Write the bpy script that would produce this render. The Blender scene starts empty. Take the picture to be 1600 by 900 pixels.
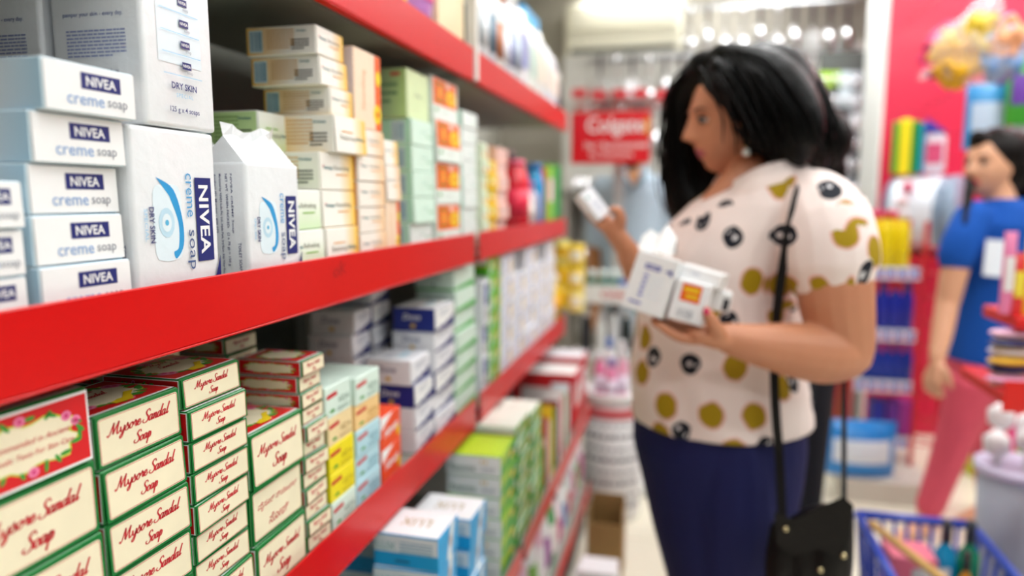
import bpy, bmesh, math, random
import numpy as np
from mathutils import Vector, Matrix
random.seed(7)
SC = bpy.context.scene
COL = SC.collection

# ------------------------------------------------------------------ camera
FPX, VPX, VPY = 1100.0, 1076.0, 309.0          # focal length in pixels of a 1600x900 frame, vanishing point of the aisle
CZ = 1.30                                       # camera height
_th = math.atan((450 - VPY) / FPX)
_ps = math.atan((VPX - 800) / FPX * math.cos(_th))
FW = np.array([-math.sin(_ps) * math.cos(_th), math.cos(_ps) * math.cos(_th), -math.sin(_th)])
RT = np.array([math.cos(_ps), math.sin(_ps), 0.0])
UPV = np.cross(RT, FW)
cam = bpy.data.cameras.new('camera'); camo = bpy.data.objects.new('camera', cam); COL.objects.link(camo)
cam.sensor_width = 36.0; cam.lens = FPX * 36.0 / 1600.0
cam.clip_start = 0.02
camo.matrix_world = Matrix(((RT[0], UPV[0], -FW[0], 0), (RT[1], UPV[1], -FW[1], 0), (RT[2], UPV[2], -FW[2], CZ), (0, 0, 0, 1)))
cam.dof.use_dof = True
cam.dof.focus_distance = 0.69
cam.dof.aperture_fstop = 1.8
SC.camera = camo

# ------------------------------------------------------------------ world, exposure
w = bpy.data.worlds.new('world'); SC.world = w; w.use_nodes = True
bg = w.node_tree.nodes['Background']
bg.inputs[0].default_value = (0.93, 0.97, 1.0, 1); bg.inputs[1].default_value = 0.16
SC.view_settings.view_transform = 'Standard'; SC.view_settings.look = 'None'
SC.view_settings.gamma = 1.0; SC.view_settings.use_curve_mapping = False
SC.view_settings.exposure = 0.08

# ------------------------------------------------------------------ measuring helpers
def _ray(u, v): return FW + RT * ((u - 800) / FPX) + UPV * ((450 - v) / FPX)
def PY(u, v, y):
    d = _ray(u, v); p = d * (y / d[1]); p[2] += CZ; return Vector(p)
def PX(u, v, x):
    d = _ray(u, v); p = d * (x / d[0]); p[2] += CZ; return Vector(p)
def PZ(u, v, z=0.0):
    d = _ray(u, v); p = d * ((z - CZ) / d[2]); p[2] += CZ; return Vector(p)

# ------------------------------------------------------------------ materials
def lin(h):
    h = h.lstrip('#'); c = [int(h[i:i+2], 16) / 255 for i in (0, 2, 4)]
    return tuple((x / 12.92 if x <= .04045 else ((x + .055) / 1.055) ** 2.4) for x in c) + (1.0,)
_M = {}
def M(col, rough=.45, metal=0., var=.06, trans=0., coat=0., emit=0., alpha=1., scale=40., bump=0., spec=.5):
    key = (col, rough, metal, var, trans, coat, emit, alpha, scale, bump, spec)
    if key in _M: return _M[key]
    m = bpy.data.materials.new('surface_' + col.lstrip('#')); m.use_nodes = True
    nt = m.node_tree; b = nt.nodes['Principled BSDF']
    c = lin(col)
    b.inputs['Base Color'].default_value = c
    b.inputs['Roughness'].default_value = rough; b.inputs['Metallic'].default_value = metal
    b.inputs['Specular IOR Level'].default_value = spec
    if trans: b.inputs['Transmission Weight'].default_value = trans
    if coat: b.inputs['Coat Weight'].default_value = coat; b.inputs['Coat Roughness'].default_value = .12
    if alpha < 1: b.inputs['Alpha'].default_value = alpha
    if emit:
        b.inputs['Emission Color'].default_value = c; b.inputs['Emission Strength'].default_value = emit
    if var or bump:
        tc = nt.nodes.new('ShaderNodeTexCoord'); nz = nt.nodes.new('ShaderNodeTexNoise')
        nz.inputs['Scale'].default_value = scale; nz.inputs['Detail'].default_value = 3
        nt.links.new(tc.outputs['Object'], nz.inputs['Vector'])
        if var:
            mx = nt.nodes.new('ShaderNodeMix'); mx.data_type = 'RGBA'
            mx.inputs[6].default_value = tuple(min(1, x * (1 - var)) for x in c[:3]) + (1,)
            mx.inputs[7].default_value = tuple(min(1, x * (1 + var)) for x in c[:3]) + (1,)
            nt.links.new(nz.outputs['Fac'], mx.inputs[0]); nt.links.new(mx.outputs[2], b.inputs['Base Color'])
        if bump:
            bp = nt.nodes.new('ShaderNodeBump'); bp.inputs['Strength'].default_value = bump; bp.inputs['Distance'].default_value = .004
            nt.links.new(nz.outputs['Fac'], bp.inputs['Height']); nt.links.new(bp.outputs[0], b.inputs['Normal'])
    _M[key] = m; return m
def MG(c0, c1, axis=1, p0=.3, p1=1., rough=.42, c2=None, p2=1.):
    """printed gradient along a box's own axis (generated coordinates)"""
    key = ('g', c0, c1, axis, p0, p1, c2, p2)
    if key in _M: return _M[key]
    m = bpy.data.materials.new('gradient_print'); m.use_nodes = True; nt = m.node_tree; b = nt.nodes['Principled BSDF']
    tc = nt.nodes.new('ShaderNodeTexCoord'); sx = nt.nodes.new('ShaderNodeSeparateXYZ'); cr = nt.nodes.new('ShaderNodeValToRGB')
    nt.links.new(tc.outputs['Generated'], sx.inputs[0]); nt.links.new(sx.outputs[axis], cr.inputs[0])
    e = cr.color_ramp.elements
    e[0].position = p0; e[0].color = lin(c0); e[1].position = p1; e[1].color = lin(c1)
    if c2: q = e.new(p2); q.color = lin(c2)
    nt.links.new(cr.outputs[0], b.inputs['Base Color']); b.inputs['Roughness'].default_value = rough
    _M[key] = m; return m

# ------------------------------------------------------------------ object helpers
def link(name, me, parent=None, mat=None, smooth=False):
    o = bpy.data.objects.new(name, me); COL.objects.link(o)
    if parent is not None: o.parent = parent
    if mat is not None and me is not None:
        me.materials.clear(); me.materials.append(mat)
    if smooth and me is not None: me.polygons.foreach_set('use_smooth', [True] * len(me.polygons))
    return o
def tag(o, label=None, cat=None, group=None, kind=None):
    if label: o['label'] = label
    if cat: o['category'] = cat
    if group: o['group'] = group
    if kind: o['kind'] = kind
    return o
def empty(name, loc=(0, 0, 0), rz=0.):
    o = bpy.data.objects.new(name, None); COL.objects.link(o); o.location = loc; o.rotation_euler = (0, 0, rz); o.empty_display_size = .02
    return o
class MB:
    """collects polygons with material slots; build() links them as one mesh"""
    def __init__(s): s.v = []; s.f = []; s.m = []; s.mats = []; s.sm = []
    def slot(s, mat):
        if mat not in s.mats: s.mats.append(mat)
        return s.mats.index(mat)
    def add(s, vs, fs, mat, smooth=False):
        b = len(s.v); s.v.extend([tuple(x) for x in vs]); k = s.slot(mat)
        for f in fs: s.f.append(tuple(b + i for i in f)); s.m.append(k); s.sm.append(smooth)
    def mesh(s, name='mesh'):
        me = bpy.data.meshes.new(name); me.from_pydata(s.v, [], s.f)
        for m in s.mats: me.materials.append(m)
        me.polygons.foreach_set('material_index', s.m); me.polygons.foreach_set('use_smooth', s.sm); me.update()
        return me
    def build(s, name, parent=None): return link(name, s.mesh(name), parent)
    def box(s, x0, x1, y0, y1, z0, z1, mat, b=0.):
        if b <= 0:
            v = [(x, y, z) for x in (x0, x1) for y in (y0, y1) for z in (z0, z1)]
            f = [(0, 1, 3, 2), (4, 6, 7, 5), (0, 4, 5, 1), (2, 3, 7, 6), (0, 2, 6, 4), (1, 5, 7, 3)]
            s.add(v, f, mat)
        else:
            vs, fs = chamfer(x0, x1, y0, y1, z0, z1, b); s.add(vs, [f for f, _ in fs], mat)
    def tube(s, pts, rad, mat, n=10, flat=1., smooth=True, cap=True):
        vs, fs = tube(pts, rad, n, flat, cap); s.add(vs, fs, mat, smooth)
    def lathe(s, prof, mat, n=20, c=(0, 0, 0), sy=1., smooth=True):
        vs = []; fs = []
        for r, z in prof:
            for k in range(n):
                a = 2 * math.pi * k / n; vs.append((c[0] + r * math.cos(a), c[1] + r * sy * math.sin(a), c[2] + z))
        for i in range(len(prof) - 1):
            for k in range(n): fs.append((i * n + k, i * n + (k + 1) % n, (i + 1) * n + (k + 1) % n, (i + 1) * n + k))
        fs.append(tuple(reversed(range(n)))); fs.append(tuple((len(prof) - 1) * n + k for k in range(n)))
        s.add(vs, fs, mat, smooth)
    def ball(s, c, r, mat, n=14, m=9):
        r = (r, r, r) if isinstance(r, (int, float)) else r
        vs = [(c[0], c[1], c[2] - r[2])]; fs = []
        for i in range(1, m):
            t = math.pi * i / m
            for k in range(n):
                a = 2 * math.pi * k / n; vs.append((c[0] + r[0] * math.sin(t) * math.cos(a), c[1] + r[1] * math.sin(t) * math.sin(a), c[2] - r[2] * math.cos(t)))
        vs.append((c[0], c[1], c[2] + r[2])); L = len(vs) - 1
        for k in range(n):
            fs.append((0, 1 + (k + 1) % n, 1 + k)); fs.append((L, L - n + k, L - n + (k + 1) % n))
        for i in range(m - 2):
            for k in range(n): fs.append((1 + i * n + k, 1 + i * n + (k + 1) % n, 1 + (i + 1) * n + (k + 1) % n, 1 + (i + 1) * n + k))
        s.add(vs, fs, mat, True)
def chamfer(x0, x1, y0, y1, z0, z1, b):
    """box with chamfered edges; faces come with a side tag"""
    vs = []; idx = {}
    X, Y, Z = (x0, x1), (y0, y1), (z0, z1); s = (1, -1)
    for i in (0, 1):
        for j in (0, 1):
            for k in (0, 1):
                for ax in range(3):
                    p = [X[i], Y[j], Z[k]]
                    for a, q in ((0, i), (1, j), (2, k)):
                        if a != ax: p[a] += b * s[q]
                    idx[(i, j, k, ax)] = len(vs); vs.append(tuple(p))
    I = lambda i, j, k, ax: idx[(i, j, k, ax)]
    fs = [((I(0,0,0,0), I(0,0,1,0), I(0,1,1,0), I(0,1,0,0)), 'B'), ((I(1,0,0,0), I(1,1,0,0), I(1,1,1,0), I(1,0,1,0)), 'F'),
          ((I(0,0,0,1), I(1,0,0,1), I(1,0,1,1), I(0,0,1,1)), 'L'), ((I(0,1,0,1), I(0,1,1,1), I(1,1,1,1), I(1,1,0,1)), 'R'),
          ((I(0,0,0,2), I(0,1,0,2), I(1,1,0,2), I(1,0,0,2)), 'D'), ((I(0,0,1,2), I(1,0,1,2), I(1,1,1,2), I(0,1,1,2)), 'T')]
    for i in (0, 1):
        for j in (0, 1):
            fs.append(((I(i,j,0,0), I(i,j,1,0), I(i,j,1,1), I(i,j,0,1)), 'e'))
    for i in (0, 1):
        for k in (0, 1):
            fs.append(((I(i,0,k,0), I(i,1,k,0), I(i,1,k,2), I(i,0,k,2)), 'e'))
    for j in (0, 1):
        for k in (0, 1):
            fs.append(((I(0,j,k,1), I(1,j,k,1), I(1,j,k,2), I(0,j,k,2)), 'e'))
    for i in (0, 1):
        for j in (0, 1):
            for k in (0, 1): fs.append(((I(i,j,k,0), I(i,j,k,1), I(i,j,k,2)), 'e'))
    return vs, fs
def tube(pts, rad, n=10, flat=1., cap=True):
    P = [Vector(p) for p in pts]; R = list(rad) if hasattr(rad, '__len__') else [rad] * len(P)
    vs = []; fs = []; prev = None
    for i, p in enumerate(P):
        t = (P[min(i + 1, len(P) - 1)] - P[max(i - 1, 0)])
        t = t.normalized() if t.length > 1e-9 else Vector((0, 0, 1))
        if prev is None:
            a = Vector((0, 0, 1)) if abs(t.z) < .9 else Vector((1, 0, 0)); nx = t.cross(a).normalized()
        else:
            nx = prev - t * prev.dot(t); nx = nx.normalized() if nx.length > 1e-6 else t.orthogonal().normalized()
        prev = nx; ny = t.cross(nx); r = R[i]; ra, rb = (r if isinstance(r, tuple) else (r, r * flat))
        for k in range(n):
            a = 2 * math.pi * k / n; vs.append(p + nx * (ra * math.cos(a)) + ny * (rb * math.sin(a)))
    for i in range(len(P) - 1):
        for k in range(n): fs.append((i * n + k, i * n + (k + 1) % n, (i + 1) * n + (k + 1) % n, (i + 1) * n + k))
    if cap:
        fs.append(tuple(reversed(range(n)))); fs.append(tuple((len(P) - 1) * n + k for k in range(n)))
    return vs, fs
def catmull(pts, k=6):
    P = [np.array(p, float) for p in pts]; out = []
    for i in range(len(P) - 1):
        a = P[max(i - 1, 0)]; b = P[i]; c = P[i + 1]; d = P[min(i + 2, len(P) - 1)]
        for t in np.linspace(0, 1, k, endpoint=False):
            out.append(.5 * ((2 * b) + (c - a) * t + (2 * a - 5 * b + 4 * c - d) * t * t + (3 * b - a - 3 * c + d) * t ** 3))
    out.append(P[-1]); return out

# ------------------------------------------------------------------ lettering
_TX = {}
def text2d(s, bold=0., shear=0., space=1.):
    key = (s, bold, shear, space)
    if key in _TX: return _TX[key]
    cu = bpy.data.curves.new('lettering', 'FONT'); cu.body = s; cu.size = 1.; cu.align_x = 'LEFT'; cu.resolution_u = 2
    cu.offset = bold; cu.shear = shear; cu.space_character = space; cu.fill_mode = 'FRONT'
    o = bpy.data.objects.new('lettering', cu); COL.objects.link(o)
    dg = bpy.context.evaluated_depsgraph_get(); dg.update()
    me = bpy.data.meshes.new_from_object(o.evaluated_get(dg))
    v = np.array([tuple(x.co)[:2] for x in me.vertices]) if len(me.vertices) else np.zeros((1, 2)); f = [tuple(p.vertices) for p in me.polygons]
    bpy.data.objects.remove(o); bpy.data.curves.remove(cu); bpy.data.meshes.remove(me)
    lo = v.min(0); hi = v.max(0); v = v - (lo + hi) / 2
    _TX[key] = (v, f, hi - lo); return _TX[key]
GL = {
 'M': (2.45, [[(-.3,.25),(-.1,-.05),(.2,.25),(.55,1.3),(.75,2.0)], [(.75,2.0),(.82,1.2),(.95,.1)], [(.95,.1),(1.4,1.2),(1.85,2.0)], [(1.85,2.0),(1.72,1.0),(1.78,.15),(2.05,.0),(2.45,.4)]]),
 'y': (1.05, [[(0,.9),(.08,.4),(.28,.04),(.6,.2),(.85,.9)], [(.88,.95),(.8,.2),(.6,-.7),(.25,-1.),(.1,-.7),(.5,-.2),(1.1,.35)]]),
 's': (.95, [[(-.05,.2),(.3,.75),(.45,1.2)], [(.45,1.2),(.5,.85),(.74,.5),(.66,.12),(.35,-.04),(.05,.08),(.12,.28)], [(.62,.1),(1.0,.4)]]),
 'o': (.9, [[(.55,.97),(.2,.8),(.05,.4),(.2,.05),(.5,.05),(.72,.45),(.62,.85),(.5,.95),(.75,.8),(.95,.8)]]),
 'r': (.9, [[(0,.4),(.25,.9),(.35,1.1),(.4,.88),(.65,.92)], [(.65,.92),(.55,.4),(.65,.05),(.95,.35)]]),
 'e': (.85, [[(.05,.4),(.4,.5),(.6,.75),(.45,.98),(.15,.8),(.05,.35),(.25,.03),(.55,.1),(.9,.45)]]),
 'S': (1.3, [[(1.35,1.65),(1.15,2.05),(.75,2.0),(.5,1.6),(.7,1.2),(1.05,.8),(1.05,.3),(.6,-.05),(.1,.0),(-.15,.35),(.1,.55)]]),
 'a': (1.05, [[(.7,.85),(.4,1.0),(.1,.7),(.05,.25),(.25,.02),(.5,.25),(.74,.9)], [(.78,1.0),(.68,.3),(.8,.03),(1.1,.35)]]),
 'n': (1.0, [[(0,.8),(.12,1.),(.18,.7),(.1,0)], [(.12,.4),(.4,.9),(.6,.98),(.65,.7),(.6,.2),(.72,.02),(1.05,.35)]]),
 'd': (1.1, [[(.7,.85),(.4,1.0),(.1,.7),(.05,.25),(.25,.02),(.5,.25),(.74,.9)], [(1.1,2.1),(.82,1.0),(.68,.3),(.8,.03),(1.1,.35)]]),
 'l': (.6, [[(.55,2.1),(.38,1.4),(.22,.5),(.3,.05),(.65,.35)]]),
 'p': (.9, [[(0,.4),(.25,1.1),(.2,.3),(0,-1)], [(.15,.5),(.45,.97),(.7,.75),(.65,.2),(.35,.02),(.15,.2)]]),
 ' ': (.55, [])}
_SX = {}
def script2d(s, weight=.15):
    if s in _SX: return _SX[s]
    vs = []; fs = []; x = 0.
    for ch in s:
        adv, strokes = GL[ch]
        for st in strokes:
            q = catmull(st, 4); q = [(p[0] + x + .32 * p[1], p[1]) for p in q]
            b = len(vs)
            for i, p in enumerate(q):
                a = q[max(i - 1, 0)]; c = q[min(i + 1, len(q) - 1)]; dx, dy = c[0] - a[0], c[1] - a[1]; L = math.hypot(dx, dy) or 1
                ww = weight * (.45 + .75 * abs(dy / L) * (1 if dy < 0 else .55))
                nx, ny = -dy / L * ww, dx / L * ww
                vs.append((p[0] + nx, p[1] + ny)); vs.append((p[0] - nx, p[1] - ny))
            for i in range(len(q) - 1): fs.append((b + 2*i, b + 2*i + 1, b + 2*i + 3, b + 2*i + 2))
        x += adv
    v = np.array(vs); lo = v.min(0); hi = v.max(0); v = v - (lo + hi) / 2
    _SX[s] = (v, fs, hi - lo); return _SX[s]
def rrect(w, h, r=0., k=3):
    if r <= 0: return [(-w/2, -h/2), (w/2, -h/2), (w/2, h/2), (-w/2, h/2)]
    out = []
    for cx, cy, a0 in ((w/2-r, h/2-r, 0), (-w/2+r, h/2-r, 90), (-w/2+r, -h/2+r, 180), (w/2-r, -h/2+r, 270)):
        for i in range(k + 1):
            a = math.radians(a0 + 90 * i / k); out.append((cx + r * math.cos(a), cy + r * math.sin(a)))
    return out
def blob(w, h, n=36, amp=.09, freq=9, seed=0):
    rs = random.Random(seed); ph = rs.random() * 6; out = []
    for i in range(n):
        a = 2 * math.pi * i / n; c, s_ = math.cos(a), math.sin(a)
        k = 1 / max(abs(c), abs(s_)) ** .75 * .93 + amp * math.sin(freq * a + ph)
        out.append((c * w / 2 * min(k, 1.25), s_ * h / 2 * min(k, 1.25)))
    return out
class Print:
    """flat ink laid on one face of a box: face frame given by origin, right, up, normal"""
    def __init__(s, mb, o, r, u, n): s.mb = mb; s.o, s.r, s.u, s.n = Vector(o), Vector(r), Vector(u), Vector(n); s.k = 0
    def put(s, pts, faces, mat, cx=0, cy=0, sx=1., sy=1., rot=0., up=True):
        if up: s.k += 1
        c, t = math.cos(rot), math.sin(rot); off = s.n * (.00012 * s.k + .00008)
        vs = [s.o + s.r * (cx + (p[0]*sx) * c - (p[1]*sy) * t) + s.u * (cy + (p[0]*sx) * t + (p[1]*sy) * c) + off for p in pts]
        s.mb.add(vs, faces, mat)
    def rect(s, cx, cy, w, h, mat, r=0., rot=0., up=True):
        p = rrect(w, h, r); s.put(p, [tuple(range(len(p)))], mat, cx, cy, rot=rot, up=up)
    def poly(s, pts, mat, cx=0, cy=0, rot=0., up=True): s.put(pts, [tuple(range(len(pts)))], mat, cx, cy, rot=rot, up=up)
    def ell(s, cx, cy, rx, ry, mat, rot=0., n=14, up=True):
        s.poly([(rx * math.cos(2*math.pi*i/n), ry * math.sin(2*math.pi*i/n)) for i in range(n)], mat, cx, cy, rot, up)
    def ring(s, cx, cy, w, h, t, mat, r=.002):
        a = rrect(w, h, r); b = rrect(w - 2*t, h - 2*t, max(r - t, .0002)); n = len(a)
        s.put(a + b, [(i, (i+1) % n, n + (i+1) % n, n + i) for i in range(n)], mat, cx, cy)
    def text(s, t, cx, cy, h, mat, wmax=None, bold=0., shear=0., rot=0., script=False, wide=None, up=True, space=1.):
        v, f, sz = script2d(t) if script else text2d(t, bold, shear, space)
        k = h / max(sz[1], 1e-6); kx = k
        if wide: kx = wide / sz[0]
        elif wmax and sz[0] * k > wmax: k = kx = wmax / sz[0]
        s.put([tuple(p) for p in v], f, mat, cx, cy, kx, k, rot, up)
    def lines(s, cx, cy, w, h, n, mat, seed=1, rot=0.):
        rs = random.Random(seed); s.k += 1; c, t = math.cos(rot), math.sin(rot)
        for i in range(n):
            y = h / 2 - (i + .5) * h / n; x = -w / 2; e = w / 2 - (rs.random() * w * .3 if i == n - 1 else 0)
            while x < e:
                l = min(e - x, w * rs.uniform(.05, .14)); mx = x + l / 2
                s.rect(cx + mx * c - y * t, cy + mx * t + y * c, l * .85, h / n * .42, mat, rot=rot, up=False); x += l
    def bars(s, cx, cy, w, h, mat, white, n=16, rot=0., seed=2):
        s.rect(cx, cy, w, h, white, rot=rot); s.k += 1; rs = random.Random(seed); x = -w * .44; c, t = math.cos(rot), math.sin(rot)
        while x < w * .44:
            b = w / n * rs.choice((.3, .5, .8)); xx = x + b / 2
            s.rect(cx + xx * c, cy + xx * t, b, h * .86, mat, rot=rot, up=False); x += b + w / n * rs.choice((.3, .45, .7))
ORD = ['topmost', 'second', 'third', 'fourth', 'fifth', 'sixth', 'seventh', 'eighth', 'ninth', 'tenth', 'eleventh', 'twelfth', 'thirteenth', 'fourteenth', 'fifteenth', 'sixteenth', 'seventeenth', 'eighteenth']
NTH = ['first'] + ORD[1:]
# ================================================================== the room
TILE = M('#ece6d2', .18, var=.05, scale=3)
def slab(name, x0, x1, y0, y1, z0, z1, mat):
    b = MB(); b.box(x0, x1, y0, y1, z0, z1, mat); o = b.build(name); o['kind'] = 'structure'; return o
floor = slab('floor', -1.6, 4.6, -2.2, 6.6, -.08, -.004, M('#8d8878', .7))
tile_b = MB(); tile_b.box(-.2985, .2985, -.2985, .2985, -.004, 0, TILE); tile_me = tile_b.mesh('tile')
for i in range(10):
    for j in range(14):
        t = link('tile', tile_me, floor); t.location = (-1.3 + .6 * i, -1.9 + .6 * j, 0)
ceiling = slab('ceiling', -1.6, 4.6, -2.2, 6.6, 2.98, 3.06, M('#f4f4ee', .8, var=.02))
wall_back = slab('wall_back', -1.6, 4.6, 6.0, 6.1, 0, 2.98, M('#b9b3a6', .7, var=.03, scale=4))
wall_left = slab('wall_left', -1.7, -1.6, -2.2, 6.1, 0, 2.98, M('#dcdad0', .7, var=.03, scale=4))
# fluorescent battens on the ceiling
def tube_light(x, y, rot, label, power=60, L=1.2):
    r = empty('fluorescent_lamp', (x, y, 2.88), rot)
    b = MB(); b.box(-L/2, L/2, -.035, .035, .03, .098, M('#f2f2f0', .4)); b.build('housing', r)
    e = MB()
    for s in (-1, 1): e.box(s*L/2 - .02, s*L/2 + .02, -.02, .02, -.02, .03, M('#e8e8e6', .4))
    e.build('end_cap', r)
    t = MB(); t.tube([(-L/2 + .02, 0, 0), (L/2 - .02, 0, 0)], .016, M('#fbfdff', .3, emit=14., var=0)); t.build('glass_tube', r)
    tag(r, label, 'lamp', 'fluorescent battens on the ceiling')
    l = bpy.data.lights.new('tube_glow', 'AREA'); l.shape = 'RECTANGLE'; l.size = L; l.size_y = .1; l.energy = power; l.color = (.97, .99, 1.)
    lo = bpy.data.objects.new('tube_glow', l); COL.objects.link(lo); lo.parent = r; lo.location = (0, 0, -.03)
for k, (x, y, rot) in enumerate([(.35, -1.1, 0), (.35, .3, 0), (.35, 1.7, 0), (.45, 3.1, 0), (1.9, -1.1, 0), (1.9, .6, 0), (1.9, 2.3, 0), (2.0, 3.9, 0), (3.4, 1.2, 0), (3.4, 3., 0)]):
    tube_light(x, y, rot + math.pi/2*0, ['white fluorescent batten on the ceiling above the aisle behind the camera', 'white fluorescent batten on the ceiling over the near soap shelves',
      'white fluorescent batten on the ceiling above the standing woman', 'white fluorescent batten on the ceiling past the shelf end', 'white fluorescent batten far right behind the camera',
      'white fluorescent batten on the ceiling right of the aisle', 'white fluorescent batten on the ceiling over the woman in blue', 'white fluorescent batten on the ceiling before the red pillar',
      'white fluorescent batten above the right hand shelf', 'white fluorescent batten in the far right corner'][k], 9.5 if k < 2 else 12 if k in (4, 5) else 17)
tube_light(-.12, 5.62, 0, 'long bright fluorescent batten at the top edge above the utensil wall', 7, 1.42)
tube_light(.8, 4.3, 0, 'white fluorescent batten on the ceiling before the utensil wall', 30)

# ================================================================== gondola shelving on the left
RED = M('#d00808', .3, var=.03, spec=.3, scale=12)
DECK = M('#8e9187', .45, var=.05, scale=8)
POST = M('#e9e7e0', .4)
XB, XL = -.45, -.343            # lip planes of the upper and of the lower shelves
DK = dict(A=1.60, B=1.21, C=.84, D=.50, E=.18)
def shelf_unit(y0, y1, label, lipC=.066):
    r = empty('shelf_unit', (-.85, (y0 + y1) / 2, 0)); tag(r, label, 'shelf')
    ox, oy = .85, -(y0 + y1) / 2
    b = MB(); b.box(-.90 + ox, -.885 + ox, y0 + oy, y1 + oy, .06, 2.1, M('#6e7068', .55)); b.build('back_panel', r)
    for yy in (y0 + .012, y1 - .012):
        b = MB(); b.box(-.885 + ox, -.855 + ox, yy + oy - .012, yy + oy + .012, 0, 2.15, POST); b.build('upright', r)
    for k, z in DK.items():
        x1 = XB if k in 'ABC' else XL
        b = MB(); b.box(-.855 + ox, x1 - .003 + ox, y0 + .004 + oy, y1 - .004 + oy, z - .018, z, DECK); b.box(-.8 + ox, x1 - .05 + ox, y0 + .03 + oy, y1 - .03 + oy, z - .04, z - .018, DECK)
        s = b.build('shelf_board', r)
        lo = {'A': .066, 'B': .062, 'C': lipC, 'D': .05, 'E': .05}[k]
        top = z + .014
        b = MB(); b.box(x1 - .003 + ox, x1 + ox, y0 + .006 + oy, y1 - .006 + oy, top - lo, top, RED, .0012)
        b.box(x1 - .014 + ox, x1 + ox, y0 + .006 + oy, y1 - .006 + oy, top - lo - .0025, top - lo, RED, .0008)
        b.build('front_lip', s)
    b = MB(); b.box(-.855 + ox, XL + ox - .02, y0 + oy + .01, y1 + oy - .01, 0, .16, M('#3a3a3a', .5)); b.build('kick_plate', r)
    return r
YB = 1.492
shelf_unit(-.75, YB - .012, 'red lipped steel shelving bay holding the nearest soap cartons')
shelf_unit(YB + .012, 2.66, 'red lipped steel shelving bay at the far end of the aisle')
b = MB(); b.box(-.47, -.447, YB - .009, YB + .009, 1.55, 1.90, POST, .001)
tag(b.build('post_cover'), 'narrow white post cover between the two bays of the top shelf', 'post')
# ink scrawl on the lip
b = MB(); pr = Print(b, PX(533, 421, XB + .0012), (0, 1, 0), (0, 0, 1), (1, 0, 0))
INK = M('#5a1020', .6)
for st in ([(-.016, .002), (-.02, -.004), (-.014, -.009), (-.008, -.003), (-.012, .003)], [(.0, .012), (-.002, .0), (-.001, -.008)], [(.012, .008), (.002, .001), (.012, -.006)]):
    q = catmull(st, 4); v = []; f = []
    for i, p in enumerate(q): v += [(p[0] + .0007, p[1]), (p[0] - .0007, p[1])]
    pr.put(v, [(2*i, 2*i+1, 2*i+3, 2*i+2) for i in range(len(q) - 1)], INK)
tag(b.build('pen_scrawl'), 'faint pen scrawl on the red lip of the middle shelf', 'scrawl')

# ================================================================== cartons
GRN = M('#06772f', .35, coat=.15); CREAM = M('#f3e9c9', .42); MRED = M('#d8161c', .35); WHT = M('#f4f5f4', .4, var=.03); NAVY = M('#17246f', .4)
INKRED = M('#c81a2a', .5); YEL = M('#f2d21a', .4); PINK = M('#ee7fa8', .45); LEAF = M('#3f9a35', .45); LBLUE = M('#8cc4e6', .4); GREYINK = M('#8d929c', .5); BLK = M('#20222a', .5)
ORG = M('#f0641e', .4); GOLD = M('#d8b023', .4)
def ornate(p, W, H, s=0):
    p.rect(0, 0, W * .985, H * .93, WHT); p.rect(0, 0, W * .955, H * .86, MRED)
    p.poly(blob(W * .8, H * .62, seed=s, amp=.11), M('#c9d84a', .45)); p.poly(blob(W * .76, H * .57, seed=s, amp=.11), CREAM)
    rs = random.Random(s); p.k += 1
    for i in range(26):
        a = 2 * math.pi * i / 26 + rs.uniform(-.1, .1); x, y = W * .41 * math.cos(a), H * .33 * math.sin(a); k = min(W, H)
        if i % 13 in (2, 3, 7): p.ell(x, y, k * .075, k * .065, PINK, up=False); p.ell(x, y, k * .03, k * .03, M('#d63a7a', .5), up=True); p.k -= 1
        else: p.ell(x, y, k * rs.uniform(.05, .09), k * .028, LEAF, rot=rs.uniform(0, 3), up=False)
    p.k += 1
def script_panel(p, W, H, lines):
    p.rect(0, 0, W * .93, H * .86, CREAM, r=min(W, H) * .05); p.ring(0, 0, W * .92, H * .83, .0005, INKRED, r=min(W, H) * .05)
    p.text(lines[0], -W * .01, H * .12, H * .38, INKRED, wmax=W * .76, script=True, rot=.0); p.text(lines[1], W * .0, -H * .2, H * .33, INKRED, wmax=W * .36, script=True)
def a_mys(P_, w, h, d):
    script_panel(P_['F'], w, h, ('Mysore Sandal', 'Soap'))
    ornate(P_['L'], d, h, 1)
    t = P_['T']; ornate(t, w, d, 2)
    t.poly([(-w*.1, -d*.34), (w*.08, -d*.36), (w*.2, -d*.2), (w*.32, -d*.1), (w*.22, -d*.08), (w*.08, -d*.22), (-w*.1, -d*.26)], YEL, -w*.02, -d*.03)
    t.text('Mysore', 0, d * .2, d * .12, INKRED, script=True, wmax=w * .5); t.text('Sandal', 0, d * .06, d * .12, INKRED, script=True, wmax=w * .5)
def a_mys_small(P_, w, h, d):
    script_panel(P_['F'], w, h, ('Mysore Sandal', 'Soap')); ornate(P_['L'], d, h, 1); ornate(P_['T'], w, d, 2)
def a_mys_panel(P_, w, h, d):
    f = P_['F']; ornate(f, w, h, 5); f.text('Recommended in Ancient', w*.02, h*.06, h*.12, INKRED, shear=.3, wmax=w*.62); f.text('Ayurvedic Texts For Skin Care', w*.02, -h*.1, h*.13, INKRED, shear=.3, wmax=w*.66)
    ornate(P_['T'], w, d, 2)
def a_mys_kan(P_, w, h, d):
    f = P_['F']; f.rect(0, 0, w*.93, h*.86, CREAM, r=h*.05); f.ring(0, 0, w*.92, h*.83, .0005, INKRED, r=h*.05)
    f.text('\u0cae\u0cc8\u0cb8\u0cc2\u0cb0\u0ccd \u0cb8\u0ccd\u0caf\u0cbe\u0c82\u0ca1\u0cb2\u0ccd', 0, h*.12, h*.26, INKRED, wmax=w*.78, shear=.25); f.text('\u0cb8\u0ccb\u0caa\u0ccd', 0, -h*.2, h*.22, INKRED, wmax=w*.4, shear=.25); ornate(P_['T'], w, d, 2)
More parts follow.
